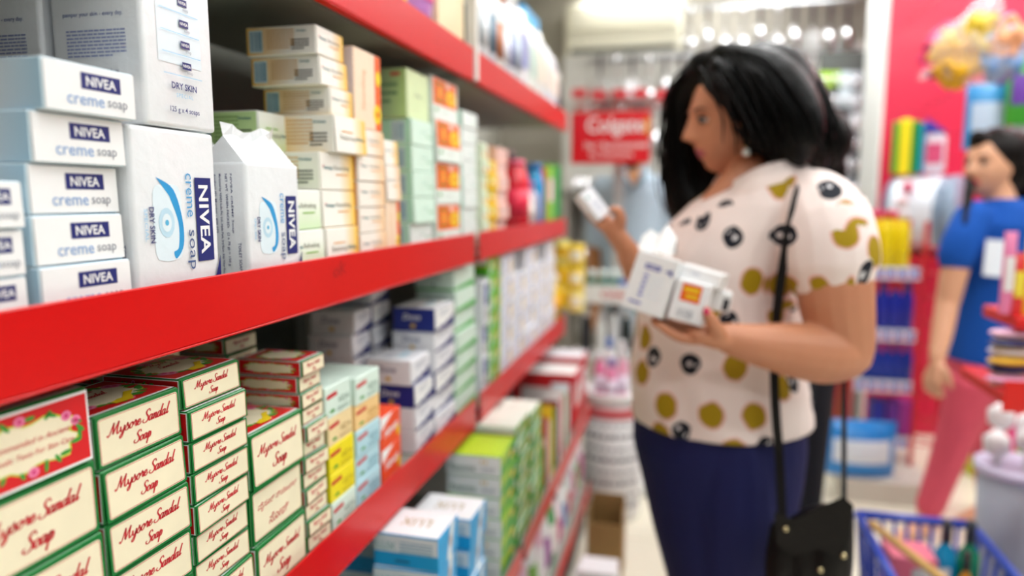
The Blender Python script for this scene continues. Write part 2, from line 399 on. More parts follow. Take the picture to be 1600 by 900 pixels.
def a_nivea(P_, w, h, d):
    f = P_['F']; f.rect(w*.1, h*.17, w*.44, h*.33, NAVY); f.text('NIVEA', w*.1, h*.17, h*.2, WHT, bold=.02, wmax=w*.4)
    f.text('creme', -w*.08, -h*.24, h*.17, M('#7fa6d6', .5), wmax=w*.4); f.text('soap', w*.27, -h*.26, h*.2, GREYINK, wmax=w*.28)
def a_pack1(P_, w, h, d):          # film wrapped double pack, lettering runs down the face
    f = P_['F']; R = -math.pi / 2
    f.poly(blob(w*.36, h*.5, amp=0), M('#e2f1f8', .3), -w*.13, -h*.06)
    q = catmull([(-.14, .27), (.05, .2), (.14, .02), (.14, -.14), (.05, -.22), (.02, -.18), (.08, -.15), (.09, .0), (.0, .16)], 5)
    f.poly([(x*w, y*h) for x, y in q], M('#2c9ad6', .35), -w*.105, -h*.06)
    for rr in (.09, .055): f.ell(-w*.15, -h*.06, w*rr, h*rr, M('#bfe0f0' if rr > .07 else '#e4f2f8', .35))
    f.ell(-w*.15, -h*.06, w*.022, h*.018, M('#59b4dc', .35))
    f.rect(w*.31, -h*.05, w*.21, h*.53, NAVY); f.text('NIVEA', w*.31, -h*.05, w*.125, WHT, bold=.025, rot=R, wide=h*.44, space=1.05)
    f.text('creme', w*.125, h*.105, w*.07, M('#4d9fd4', .4), rot=R, wide=h*.27); f.text('soap', w*.115, -h*.235, w*.095, M('#4a5f8c', .4), rot=R, wide=h*.25)
    f.text('DRY SKIN', -w*.32, -h*.07, w*.055, NAVY, bold=.02, rot=R, wide=h*.21); f.text('SPECIAL', -w*.385, -h*.07, w*.035, LBLUE, rot=R, wide=h*.19)
    f.poly([(0, 0), (w*.0, h*.16), (-w*.06, h*.04), (-w*.12, 0)], NAVY, w*.49, -h*.45)
    l = P_['L']
    for i, (t, y, L) in enumerate((('NIVEA CR\u00c8ME Soap', .12, .5), ('NET WT. WHEN PACKED:   (2 x 75 g) = 150 g', .02, .78), ('Marketed by: NIVEA India Pvt. Ltd., Hyde Park, 3rd floor, Saki Vihar Road', -.1, .86), ('Andheri (E), Mumbai - 400 072', -.2, .5), ('TOILET SOAP', .24, .24))):
        l.text(t, d*(y + .1), h*(-.3 if i == 4 else .43 - L/2 - .03), d*.055, NAVY, rot=R, wide=h*L, bold=.005)
def a_pack4(P_, w, h, d):
    f = P_['F']
    f.rect(0, h*.16, w*.62, h*.56, M('#e3eff5', .35))
    for i in range(5):
        y = h*(.38 - i*.125); f.rect(w*.06, y, w*.13, h*.042, NAVY); f.text('NIVEA', w*.06, y, h*.022, WHT, bold=.02, wmax=w*.11); f.text('soap', w*.1, y - h*.042, h*.02, GREYINK)
        f.rect(0, y - h*.065, w*.55, h*.004, LBLUE)
    f.text('DRY SKIN', 0, -h*.25, h*.045, NAVY, bold=.025, wmax=w*.36); f.text('SPECIAL', 0, -h*.305, h*.024, LBLUE, space=1.3, wmax=w*.34); f.text('125 g x 4 soaps', -w*.01, -h*.395, h*.042, NAVY, bold=.012, wmax=w*.52)
    l = P_['L']; l.text('pamper your skin - every day.', -d*.02, h*.12, h*.035, M('#4a5f9c', .5), wmax=d*.66); l.lines(0, -h*.04, d*.66, h*.16, 8, M('#8d98c4', .5)); l.text('TFM: 78% Grade 1 Soap', 0, -h*.2, h*.026, NAVY, wmax=d*.5); l.bars(d*.1, -h*.31, d*.34, h*.11, NAVY, WHT)
def him(word, ink, flip=False):
    def art(P_, w, h, d):
        f = P_['F']; R = math.pi if flip else 0; s = -1 if flip else 1
        f.text('Himalaya', -s*w*.27, s*h*.08, h*.13, M('#12707a', .4), bold=.02, rot=R, wmax=w*.26); f.ell(-s*w*.41, s*h*.13, w*.012, h*.04, INKRED)
        f.text(word, s*w*.12, s*h*.09, h*.19, M('#8a8a7c', .4), rot=R, wmax=w*.46); f.rect(s*w*.12, -s*h*.08, w*.36, h*.035, ink)
        l = P_['L']; l.bars(-d*.36, 0, d*.2, h*.78, M('#3d86a6', .4), M('#d9ecf0', .4), rot=math.pi/2*0); l.lines(d*.0, h*.05, d*.4, h*.7, 7, M('#d6a24c' if word[0] == 'N' else '#7ea858', .5), seed=3); l.text('Himalaya', d*.3, h*.3, h*.1, M('#12707a', .4), bold=.015, wmax=d*.25); l.lines(d*.28, -h*.15, d*.26, h*.4, 4, BLK, seed=5)
    return art
def a_barcode(P_, w, h, d):
    f = P_['F']; f.text('Himalaya', w*.05, h*.05, h*.12, M('#58a090', .4), wmax=w*.4); f.rect(w*.3, -h*.1, w*.3, h*.04, M('#66b07c', .4))
    l = P_['L']; l.bars(d*.2, 0, d*.3, h*.8, M('#3d86a6', .4), M('#dcebee', .4))
def a_offer(P_, w, h, d):
    f = P_['F']; f.rect(-w*.02, h*.16, w*.9, h*.62, ORG); f.ring(-w*.22, h*.16, w*.34, h*.46, .003, M('#2f8f2a', .4), r=.004); f.ell(w*.22, h*.1, w*.2, h*.19, YEL); f.ell(w*.22, h*.1, w*.12, h*.1, M('#f0a81c', .4)); f.ell(w*.1, h*.38, w*.1, h*.08, M('#f7c9b8', .4)); f.rect(-w*.22, h*.16, w*.1, h*.26, M('#f4b63a', .4))
    f.text('Himalaya', 0, -h*.3, h*.06, M('#6d7a70', .4), wmax=w*.5); f.poly([(-w*.1, 0), (w*.02, h*.05), (w*.05, -h*.04)], LEAF, -w*.36, -h*.28)
    ornate_orange(P_['T'], w, d)
def ornate_orange(p, W, H):
    p.rect(0, 0, W*.96, H*.96, ORG); p.ell(W*.1, 0, W*.22, H*.3, YEL); p.ell(-W*.3, H*.1, W*.14, H*.2, M('#f7d34a', .4)); p.ell(W*.1, 0, W*.08, H*.1, MRED)
def a_biggreen(P_, w, h, d):
    l = P_['L']; l.lines(-d*.05, 0, d*.7, h*.5, 3, M('#5f8a68', .5), seed=9); l.rect(d*.25, h*.38, d*.22, h*.07, M('#c85a50', .5)); ornate_orange(P_['T'], w, d); P_['F'].text('Himalaya', 0, 0, h*.1, M('#6d7a70', .4), wmax=w*.6)
def a_uprightpeach(P_, w, h, d):
    f = P_['F']; f.text('Nourishing', -w*.15, 0, w*.16, M('#e0a060', .4), rot=math.pi/2, wide=h*.5); f.rect(w*.38, 0, w*.22, h*.98, ORG); f.ell(w*.34, -h*.28, w*.15, h*.13, YEL); f.ell(w*.4, h*.2, w*.1, h*.1, YEL); f.ell(w*.36, -h*.28, w*.05, h*.05, MRED)
def veda(ink):
    def art(P_, w, h, d):
        f = P_['F']; f.rect(-w*.26, h*.2, w*.4, h*.14, INKRED, rot=.05); f.text('VEDA', w*.2, -h*.05, h*.26, ink, wmax=w*.46); f.lines(w*.18, -h*.32, w*.5, h*.14, 2, ink, seed=4); f.poly([(-w*.14, 0), (0, h*.08), (w*.1, 0), (0, -h*.05)], LEAF, -w*.25, -h*.3)
    return art
def a_dove(dark):
    def art(P_, w, h, d):
        c = WHT if dark else M('#3a4a78', .4)
        l = P_['L']; l.text('Dove', -d*.05, h*.12, h*.36, c, bold=.01, shear=.25, wmax=d*.42); l.ell(-d*.02, -h*.26, d*.06, h*.09, GOLD)
        f = P_['F']; f.lines(0, h*.2, w*.6, h*.3, 3, M('#a9aebd', .5)); q = [(-.5, -.5), (.5, -.5), (.5, -.1), (.36, -.06), (.28, -.22), (.1, -.2), (.0, -.34), (-.2, -.3), (-.3, -.4), (-.5, -.38)]
        f.poly([(x*w*.98, y*h*.98) for x, y in q], NAVY); t = P_['T']; t.rect(w*.1, -d*.1, w*.5, d*.2, M('#c7e4f2', .4)); t.text('Dove', -w*.1, d*.15, d*.12, M('#8a8fae', .4), shear=.25, wmax=w*.5)
    return art
def a_dovegreen(P_, w, h, d):
    l = P_['L']; l.text('Dove', -d*.05, h*.14, h*.36, M('#56706a', .4), shear=.25, wmax=d*.42); l.ell(-d*.02, -h*.24, d*.04, h*.07, BLK); l.rect(0, -h*.44, d*.99, h*.1, M('#3fae3c', .4)); P_['F'].poly([(-w*.5, -h*.5), (w*.5, -h*.5), (w*.5, -h*.2), (-w*.5, -h*.38)], M('#3fae3c', .4))
def a_lux(P_, w, h, d):
    t = P_['T']; t.poly([(-w*.48, d*.48), (w*.48, d*.48), (w*.48, d*.1), (w*.3, d*.25), (-w*.48, d*.2)], M('#eceff2', .4)); t.text('LUX', 0, -d*.0, w*.28, M('#a08a3a', .35), rot=math.pi/2, wide=d*.45)
    l = P_['L']; l.rect(0, h*.2, d*.98, h*.5, M('#d7e4ea', .4)); l.text('LUX', -d*.3, h*.12, h*.34, M('#7db0b4', .4), bold=.02, wmax=d*.3); l.lines(d*.16, h*.12, d*.5, h*.36, 4, M('#5fa3bd', .5)); l.rect(-d*.05, -h*.3, d*.22, h*.08, M('#1a6fa0', .4))
    f = P_['F']; f.poly([(-.1*w, -.5*h), (.12*w, -.5*h), (.32*w, .5*h), (.1*w, .5*h)], M('#e4ebef', .4)); f.ell(.08*w, 0, w*.07, h*.2, M('#c2a9a0', .5))
def a_rex(P_, w, h, d):
    l = P_['L']; l.text('Rexona', -d*.2, -h*.12, h*.32, M('#4d7a58', .4), bold=.015, wmax=d*.46); l.ell(d*.15, h*.22, d*.02, h*.08, GOLD); l.ell(d*.22, h*.2, d*.02, h*.08, GOLD); l.lines(d*.28, -h*.16, d*.26, h*.2, 2, GREYINK)
    f = P_['F']; f.poly([(-.5*w, -.1*h), (-.1*w, .1*h), (.1*w, .5*h), (-.5*w, .5*h)], M('#b5d52b', .4)); f.ell(.2*w, 0, w*.13, h*.2, YEL)
def a_greenherb(P_, w, h, d):
    f = P_['F']; f.ell(-.15*w, .1*h, w*.2, h*.25, M('#b9cf2a', .4)); f.rect(.3*w, 0, w*.14, h*.8, M('#e0b428', .4)); f.poly([(-.4*w, -.4*h), (-.25*w, -.4*h), (0, .2*h), (-.12*w, .25*h)], WHT); P_['L'].rect(0, h*.3, d*.98, h*.36, M('#f0f2ee', .4)); P_['L'].lines(0, -h*.1, d*.6, h*.24, 2, M('#1f6a2c', .5)); P_['L'].rect(d*.0, h*.06, d*.98, h*.08, YEL)
def a_medic(P_, w, h, d):
    f = P_['F']; f.rect(-w*.2, h*.1, w*.3, h*.4, M('#cdd6ea', .4)); f.rect(w*.22, 0, w*.12, h*.6, GOLD); f.lines(-w*.1, -h*.3, w*.5, h*.2, 2, M('#7a8ac0', .5)); f.rect(w*.05, h*.34, w*.3, h*.1, M('#3f86d0', .4))
def a_tall(P_, w, h, d):
    f = P_['F']; f.rect(0, h*.18, w*.6, h*.5, M('#233a86', .4)); f.bars(0, -h*.27, w*.5, h*.32, BLK, WHT); f.ell(0, h*.2, w*.15, h*.07, M('#8aa6d6', .4))
def a_plain(P_, w, h, d): P_['F'].lines(0, h*.1, w*.6, h*.3, 2, GREYINK)
def a_floral(P_, w, h, d):
    f = P_['F']; rs = random.Random(3)
    for i in range(5): f.ell(rs.uniform(-.35, .35)*w, rs.uniform(-.35, .35)*h, w*.12, h*.12, [LEAF, WHT, YEL, M('#bfe0a8', .4), ORG][i])
def a_orangebox(P_, w, h, d):
    f = P_['F']; f.poly([(-.5*w, .1*h), (.1*w, .5*h), (-.5*w, .5*h)], WHT); f.text('Himam', 0, 0, h*.26, WHT, bold=.02, shear=.3, wmax=w*.7, rot=.12); f.rect(w*.35, -h*.2, w*.12, h*.3, YEL)
HY = MG('#f7f4ea', '#f5c11c', 1, .55, 1.0); HYS = MG('#f0b91c', '#f2efe6', 0, .0, .6); HG = MG('#d4ecc0', '#f4f6ee', 2, .0, .8); HP = MG('#f6ede2', '#f3c792', 1, .5, 1.0)
NVS = MG('#f3f6f7', '#b9ddf0', 0, .35, 1.0)
KINDS = {   # kind: (colour per face, artwork, description, flap)
 'mysore': ({'*': GRN}, a_mys, 'green-edged cream sandal soap carton', 1), 'mysore_small': ({'*': GRN}, a_mys_small, 'slim green-edged sandal soap carton', 1),
 'mysore_panel': ({'*': GRN}, a_mys_panel, 'sandal soap carton with red floral panel', 1), 'mysore_kan': ({'*': GRN}, a_mys_kan, 'sandal soap carton with Kannada lettering', 1),
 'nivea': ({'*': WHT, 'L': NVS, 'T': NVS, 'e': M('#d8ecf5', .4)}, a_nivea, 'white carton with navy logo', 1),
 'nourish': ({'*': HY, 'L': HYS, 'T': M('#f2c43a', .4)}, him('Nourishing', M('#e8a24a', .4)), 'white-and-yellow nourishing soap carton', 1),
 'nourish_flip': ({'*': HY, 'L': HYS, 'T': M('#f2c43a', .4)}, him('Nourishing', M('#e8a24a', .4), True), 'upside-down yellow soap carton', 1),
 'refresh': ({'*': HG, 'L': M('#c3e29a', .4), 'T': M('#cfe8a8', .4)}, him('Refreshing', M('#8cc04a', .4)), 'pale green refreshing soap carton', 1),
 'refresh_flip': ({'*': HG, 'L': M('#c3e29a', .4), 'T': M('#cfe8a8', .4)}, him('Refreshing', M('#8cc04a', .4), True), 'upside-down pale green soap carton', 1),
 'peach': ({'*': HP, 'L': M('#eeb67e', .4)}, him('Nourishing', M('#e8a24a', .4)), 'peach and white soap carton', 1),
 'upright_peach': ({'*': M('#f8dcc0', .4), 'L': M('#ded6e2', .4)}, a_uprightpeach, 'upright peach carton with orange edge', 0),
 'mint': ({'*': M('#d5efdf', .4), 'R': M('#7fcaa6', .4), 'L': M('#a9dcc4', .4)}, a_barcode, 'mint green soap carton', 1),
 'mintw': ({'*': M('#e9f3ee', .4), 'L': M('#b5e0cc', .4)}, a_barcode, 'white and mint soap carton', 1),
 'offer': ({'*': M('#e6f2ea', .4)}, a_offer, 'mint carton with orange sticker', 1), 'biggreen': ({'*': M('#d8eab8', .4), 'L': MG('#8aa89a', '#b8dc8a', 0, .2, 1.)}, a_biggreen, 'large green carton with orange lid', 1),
 'veda_mint': ({'*': M('#d9ece0', .4)}, veda(M('#6f8f80', .4)), 'pale mint herbal soap carton', 0), 'veda_cream': ({'*': M('#f2d9a4', .4)}, veda(M('#a8864c', .4)), 'cream herbal soap carton', 0),
 'veda_yellow': ({'*': M('#f2e010', .4)}, veda(M('#b8a010', .4)), 'bright yellow herbal soap carton', 0), 'veda_blue': ({'*': M('#b5dbe6', .4)}, veda(M('#5a94a8', .4)), 'pale blue herbal soap carton', 0),
 'veda_orange': ({'*': M('#f4cc8c', .4)}, veda(M('#c08a3c', .4)), 'peach herbal soap carton', 0),
 'orange': ({'*': M('#ee4a1c', .4)}, a_orangebox, 'red orange soap carton', 0),
 'dove_white': ({'*': M('#eeeff4', .4)}, a_dove(False), 'white beauty bar carton', 1), 'dove_navy': ({'*': M('#1c2c80', .4), 'F': WHT, 'T': WHT}, a_dove(True), 'navy beauty bar carton', 1),
 'dove_green': ({'*': M('#d3eadc', .4)}, a_dovegreen, 'pale green beauty bar carton', 1), 'tall_navy': ({'*': M('#e8ecf2', .4)}, a_tall, 'upright white carton with navy panel', 0),
 'lux': ({'*': M('#17a0dc', .38), 'T': M('#eef1f4', .4)}, a_lux, 'sky blue soap carton', 0), 'rexona': ({'*': M('#22a52a', .4), 'L': M('#eef0ea', .4), 'T': M('#b9d92a', .4)}, a_rex, 'white and green soap carton', 0),
 'herb': ({'*': M('#249f24', .4), 'T': M('#eef2e6', .4)}, a_greenherb, 'leaf green herbal soap carton', 0), 'herb_dark': ({'*': M('#4fb31c', .4)}, a_greenherb, 'lime green herbal carton', 0),
 'medic': ({'*': M('#eceef2', .4)}, a_medic, 'white carton with gold stripe', 0), 'pinkbox': ({'*': M('#f6c9bc', .4)}, a_plain, 'pale pink soap carton', 0), 'peachbox': ({'*': M('#f3b894', .4)}, a_plain, 'wide peach carton', 0),
 'yellowbox': ({'*': M('#f2cc10', .4)}, a_floral, 'yellow soap carton', 0), 'floral': ({'*': M('#e6f2d6', .4)}, a_floral, 'pale green floral soap carton', 0),
 'redwhite': ({'*': M('#d81c22', .4), 'T': WHT}, a_plain, 'red carton with white lid', 0),
}
_CM = {}
def carton_mesh(kind, w, h, d):
    key = (kind, round(w, 3), round(h, 4), round(d, 3))
    if key in _CM: return _CM[key]
    cols, art, desc, flap = KINDS[kind]
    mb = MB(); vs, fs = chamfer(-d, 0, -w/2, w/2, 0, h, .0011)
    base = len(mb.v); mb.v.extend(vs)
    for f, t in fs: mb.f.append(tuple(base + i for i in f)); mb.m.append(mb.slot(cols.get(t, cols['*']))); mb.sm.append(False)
    fb = MB() if flap else mb
    if flap:
        fb.box(.0003, .0009, -w/2 + .0012, w/2 - .0012, .001 - h, -.0012, cols.get('F', cols['*']))
        F = Print(fb, (.0009, 0, -h/2), (0, 1, 0), (0, 0, 1), (1, 0, 0))
    else: F = Print(mb, (0, 0, h/2), (0, 1, 0), (0, 0, 1), (1, 0, 0))
    faces = {'F': F, 'L': Print(mb, (-d/2, -w/2, h/2), (1, 0, 0), (0, 0, 1), (0, -1, 0)), 'T': Print(mb, (-d/2, 0, h), (0, 1, 0), (-1, 0, 0), (0, 0, 1)), 'R': Print(mb, (-d/2, w/2, h/2), (-1, 0, 0), (0, 0, 1), (0, 1, 0))}
    art(faces, w, h, d)
    _CM[key] = (mb.mesh('carton'), fb.mesh('end_flap') if flap else None); return _CM[key]
rnd = random.Random(11)
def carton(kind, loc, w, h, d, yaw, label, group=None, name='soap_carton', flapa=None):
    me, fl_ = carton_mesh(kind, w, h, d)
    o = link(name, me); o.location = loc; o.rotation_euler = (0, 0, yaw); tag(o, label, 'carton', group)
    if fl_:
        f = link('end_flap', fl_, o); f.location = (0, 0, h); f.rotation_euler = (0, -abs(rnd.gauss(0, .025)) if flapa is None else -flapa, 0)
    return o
def stack(seq, uL, uR, v, deck, where, x=None, d=.09, y=None, wob=.02, group=None, jit=.003):
    """seq: bottom to top, items (kind, height[, dy, dx]); placed between the two measured edges along the shelf"""
    x = x if x is not None else ((XB if deck in 'ABC' else XL) - .012)
    y0, y1 = y if y else (PX(uL, v, x).y, PX(uR, v, x).y)
    w = y1 - y0 - .0015; z = DK[deck] + .0004; n = len(seq); names = [KINDS[s[0]][2] for s in seq]
    for i, s in enumerate(seq):
        kind, h = s[0], s[1]; dy = s[2] if len(s) > 2 else 0; dx = s[3] if len(s) > 3 else 0; ww = s[4] if len(s) > 4 else w
        above = sum(1 for q in names[i+1:] if q == names[i]); same = names.count(names[i])
        lab = f"{names[i]} {where}" if same == 1 else f"{ORD[min(above, 14)]} {names[i]} {where}" if above == 0 else f"{ORD[min(above, 14)]} {names[i]} from top {where}"
        carton(kind, (x + dx - .001 - abs(rnd.gauss(0, jit)), (y0 + y1) / 2 + dy, z), ww, h - .0006, d, rnd.uniform(-wob, wob) * min(1, .05 / ww), lab, group or ('cartons ' + where))
        z += h
n = lambda k, h, c: [(k, h)] * c

# ---------- middle shelf, near bay
stack(n('nivea', .034, 3), -75, 48, 400, 'B', 'in the stack at the left edge')
stack([('nivea', .0385, -.004), ('nivea', .0385, -.004), ('nivea', .0385, -.002), ('nivea', .0385, .0), ('nivea', .0385, .006, .01)], 62, 205, 330, 'B', 'left of the tall film packs', wob=.05)
def film_pack(art, w, h, d, loc, yaw, label, roof=0., name='soap_multipack', tilt=(0, 0)):
    WF = M('#eef1f3', .22, var=.03, coat=.5, bump=.25, scale=55)
    r = empty(name, loc, yaw); r.rotation_euler = (tilt[0], tilt[1], yaw)
    bm = bmesh.new(); bmesh.ops.create_cube(bm, size=1)
    for v in bm.verts: v.co = Vector((v.co.x * d - d/2, v.co.y * w, v.co.z * h + h/2))
    bmesh.ops.bevel(bm, geom=list(bm.edges), offset=.0045, segments=3, affect='EDGES', profile=.6)
    me = bpy.data.meshes.new('wrapper'); bm.to_mesh(me); bm.free(); link('wrapper', me, r, WF, True)
    pb = MB(); art({'F': Print(pb, (.0002, 0, h/2), (0, 1, 0), (0, 0, 1), (1, 0, 0)), 'L': Print(pb, (-d/2, -w/2 - .0002, h/2), (1, 0, 0), (0, 0, 1), (0, -1, 0)), 'T': Print(pb, (-d/2, 0, h), (0, 1, 0), (-1, 0, 0), (0, 0, 1))}, w, h, d)
    pb.build('printed_face', r)
    if roof:
        g = MB(); rs = random.Random(int(w * 1e4)); k = 7; vs = []; fs = []
        a = [(-.003, -w/2 + .003 + (w - .006) * i / k, h - .001) for i in range(k + 1)]
        c = [(-d * .45 + rs.uniform(-.006, .006), -w/2 + .006 + (w - .012) * i / k, h + roof * rs.uniform(.6, 1.05)) for i in range(k + 1)]
        e = [(-d + .003, -w/2 + .003 + (w - .006) * i / k, h - .001) for i in range(k + 1)]
        vs = a + c + e
        for i in range(k): fs += [(i, i + 1, k + 2 + i, k + 1 + i), (k + 1 + i, k + 2 + i, 2*k + 3 + i, 2*k + 2 + i)]
        fs += [(0, k + 1, 2*k + 2), (k, 3*k + 2, 2*k + 1)]
        g.add(vs, fs, WF); fn = [(p[0] + rs.uniform(-.004, .004), p[1], p[2] + roof * .45 * rs.uniform(.5, 1.1)) for p in c]
        g.add(c + fn, [(i, i + 1, k + 2 + i, k + 1 + i) for i in range(k)], WF); g.build('folded_end', r)
    tag(r, label, 'soap pack'); return r
xf = XB - .012
def ymid(u0, u1, v, x=xf): return (PX(u0, v, x).y + PX(u1, v, x).y) / 2
def ywid(u0, u1, v, x=xf): return PX(u1, v, x).y - PX(u0, v, x).y
zB = DK['B'] + .0005
film_pack(a_pack1, ywid(207, 339, 320), .152, .07, (xf, ymid(207, 339, 320), zB), .0, 'white film wrapped soap pack with vertical navy logo under the tall pack')
film_pack(a_pack1, ywid(384, 460, 320), .128, .066, (xf + .004, ymid(384, 460, 320), zB), -.06, 'white film wrapped soap pack with slanting folded top beside yellow cartons', roof=.032)
film_pack(a_pack4, ywid(222, 334, 100), .152, .092, (xf, ymid(222, 334, 100), zB + .1535), .03, 'tall white four soap pack standing on the film pack')
film_pack(a_pack4, .098, .15, .092, (xf - .099, ymid(222, 334, 100) - .006, zB + .1535), .03, 'white four soap pack in shade behind the tall pack')
film_pack(a_pack1, .10, .152, .115, (xf - .075, ymid(207, 339, 320), zB), .0, 'white film pack hidden below the shaded four soap pack')
film_pack(a_pack4, .10, .155, .06, (xf - .10, ymid(384, 450, 320) + .01, zB), .1, 'crumpled white film pack behind the slanting film pack', roof=.05)
stack(n('refresh', .05, 2), 452, 506, 350, 'B', 'right of the slanting film pack')
stack([('refresh', .05), ('refresh', .05), ('refresh', .05), ('refresh_flip', .05)], 404, 456, 200, 'B', 'half hidden behind the film packs', x=-.53)
stack([('nourish_flip', .05), ('nourish', .05), ('nourish', .05), ('nourish_flip', .05, .022, .006), ('nourish', .0365, .014, .0, .062), ('nourish', .0375, .002, -.004, .075), ('nourish', .037, -.004, -.006, .075)], 508, 559, 320, 'B', 'in the tall yellow stack', d=.1)
stack([('peach', .038)] * 5 + [('upright_peach', .112, -.005)], 562, 603, 330, 'B', 'right of the tall yellow stack')
stack([('upright_peach', .085), ('peach', .056), ('nourish', .04)], 605, 627, 300, 'B', 'between the peach and mint stacks', d=.07)
stack([('mintw', .045), ('mint', .046), ('mint', .045), ('mint', .045), ('mint', .045), ('biggreen', .083, -.004, -.004)], 646, 679, 300, 'B', 'in the barcode-sided mint stack', d=.08)
stack([('offer', .078), ('offer', .08), ('offer', .08), ('offer', .078)], 681, 720, 260, 'B', 'right of the barcode-sided mint stack', d=.07)
stack(n('mintw', .034, 8), 724, 746, 300, 'B', 'in the column at the bay joint', d=.09)
# ---------- middle shelf, far bay
stack(n('floral', .036, 6), 756, 765, 290, 'B', 'just past the white post', d=.08)
stack(n('yellowbox', .036, 5), 765, 779, 290, 'B', 'on the far middle shelf', d=.08)
stack(n('pinkbox', .036, 6), 780, 796, 290, 'B', 'beside the red bottle', d=.08)
stack([('peachbox', .08), ('peachbox', .08), ('peachbox', .08)], 766, 796, 290, 'B', 'behind the yellow and pink columns', x=-.56, d=.12)

# ---------- lower shelf, near bay
stack([('mysore', .062), ('mysore', .062), ('mysore', .062), ('mysore', .062), ('mysore_panel', .062, -.004, .002)], 0, 0, 0, 'C', 'in the bottom left corner', y=(.340, .456), wob=.03)
stack([('mysore', .0468)] * 6, 0, 0, 0, 'C', 'in the second stack from the left', y=(.459, .560), wob=.05)
stack([('mysore', .0318, 0, (.004 if i % 3 == 1 else 0)) for i in range(9)], 0, 0, 0, 'C', 'in the third stack from the left', y=(.5635, .656), wob=.07, jit=.005)
stack([('mysore', .066), ('mysore_kan', .066), ('mysore', .066)], 0, 0, 0, 'C', 'in the fourth stack from the left', y=(.659, .768), wob=.03)
stack(n('mysore_small', .0213, 12), 0, 0, 0, 'C', 'left of the herbal soaps', y=(.775, .834), wob=.06, jit=.005)
stack([('mysore', .0318)] * 10, 0, 0, 0, 'C', 'in shade behind the third stack', x=-.575, y=(.62, .70), wob=.03)
stack([('mysore', .0318)] * 8, 0, 0, 0, 'C', 'in shade behind the second stack', x=-.575, y=(.50, .60), wob=.03)
stack(n('mysore_small', .0213, 13), 0, 0, 0, 'C', 'in the dark row at the back', x=-.575, y=(.78, .85), wob=.03)
stack([('veda_mint', .04), ('veda_yellow', .04), ('veda_yellow', .04), ('veda_cream', .04), ('veda_mint', .045, -.005)], 517, 556, 680, 'C', 'in the first herbal soap stack')
stack([('veda_blue', .039), ('veda_blue', .039), ('veda_blue', .039), ('veda_orange', .039), ('veda_mint', .042)], 558, 596, 660, 'C', 'in the second herbal soap stack')
stack(n('orange', .055, 2), 599, 630, 700, 'C', 'low beside the beauty bars')
stack([('dove_white', .042), ('dove_white', .042), ('dove_navy', .042), ('dove_white', .046, -.004)], 650, 678, 620, 'C', 'above the red orange cartons', d=.085)
stack([('dove_white', .041), ('dove_white', .041), ('dove_navy', .041), ('dove_white', .041), ('dove_white', .041), ('dove_navy', .046, -.004, .004)], 681, 711, 600, 'C', 'in the stack topped with navy', d=.085)
stack([('dove_white', .043)] * 5 + [('dove_white', .043, .004)], 553, 581, 520, 'C', 'in shade behind the herbal soaps', x=-.57, d=.085)
stack([('dove_navy', .043), ('dove_white', .043), ('dove_white', .043), ('dove_white', .043), ('dove_white', .043), ('dove_navy', .043), ('dove_white', .046)], 584, 610, 500, 'C', 'in the taller shaded back stack', x=-.575, d=.085)
stack(n('dove_green', .0445, 7), 713, 744, 520, 'C', 'behind the navy topped stack', d=.085)
stack([('tall_navy', .08), ('tall_navy', .08), ('tall_navy', .105, -.002, .005)], 755, 765, 500, 'C', 'just past the bay joint', d=.06)
stack([('herb_dark', .045)] * 7, 766, 783, 500, 'C', 'in the green column of the far bay', d=.1)
for q, (a, c) in enumerate(((785, 804), (805, 823), (824, 840), (841, 855), (856, 868))):
    stack([('medic', .062)] * (4 if q % 2 else 5), a, c, 480, 'C', 'in column %s of the white block' % ('one two three four five'.split()[q]), d=.1, wob=.04)

# ---------- bottom shelves, near bay
stack(n('lux', .0555, 5), 688, 718, 870, 'D', 'in the nearest blue stack', d=.11, wob=.05)
stack(n('lux', .058, 4), 738, 761, 860, 'D', 'in the second blue stack', d=.115, wob=.05)
stack(n('lux', .058, 4), 592, 640, 870, 'D', 'in shadow under the red lip', d=.1, x=-.485)
stack(n('rexona', .045, 6), 785, 808, 760, 'D', 'behind the blue cartons', d=.12, wob=.05)
stack(n('herb', .0405, 7), 811, 830, 720, 'D', 'right of the white-sided cartons', d=.12, wob=.06)
stack(n('herb', .045, 6), 833, 848, 720, 'D', 'at the far end of the green row', d=.12, wob=.06)
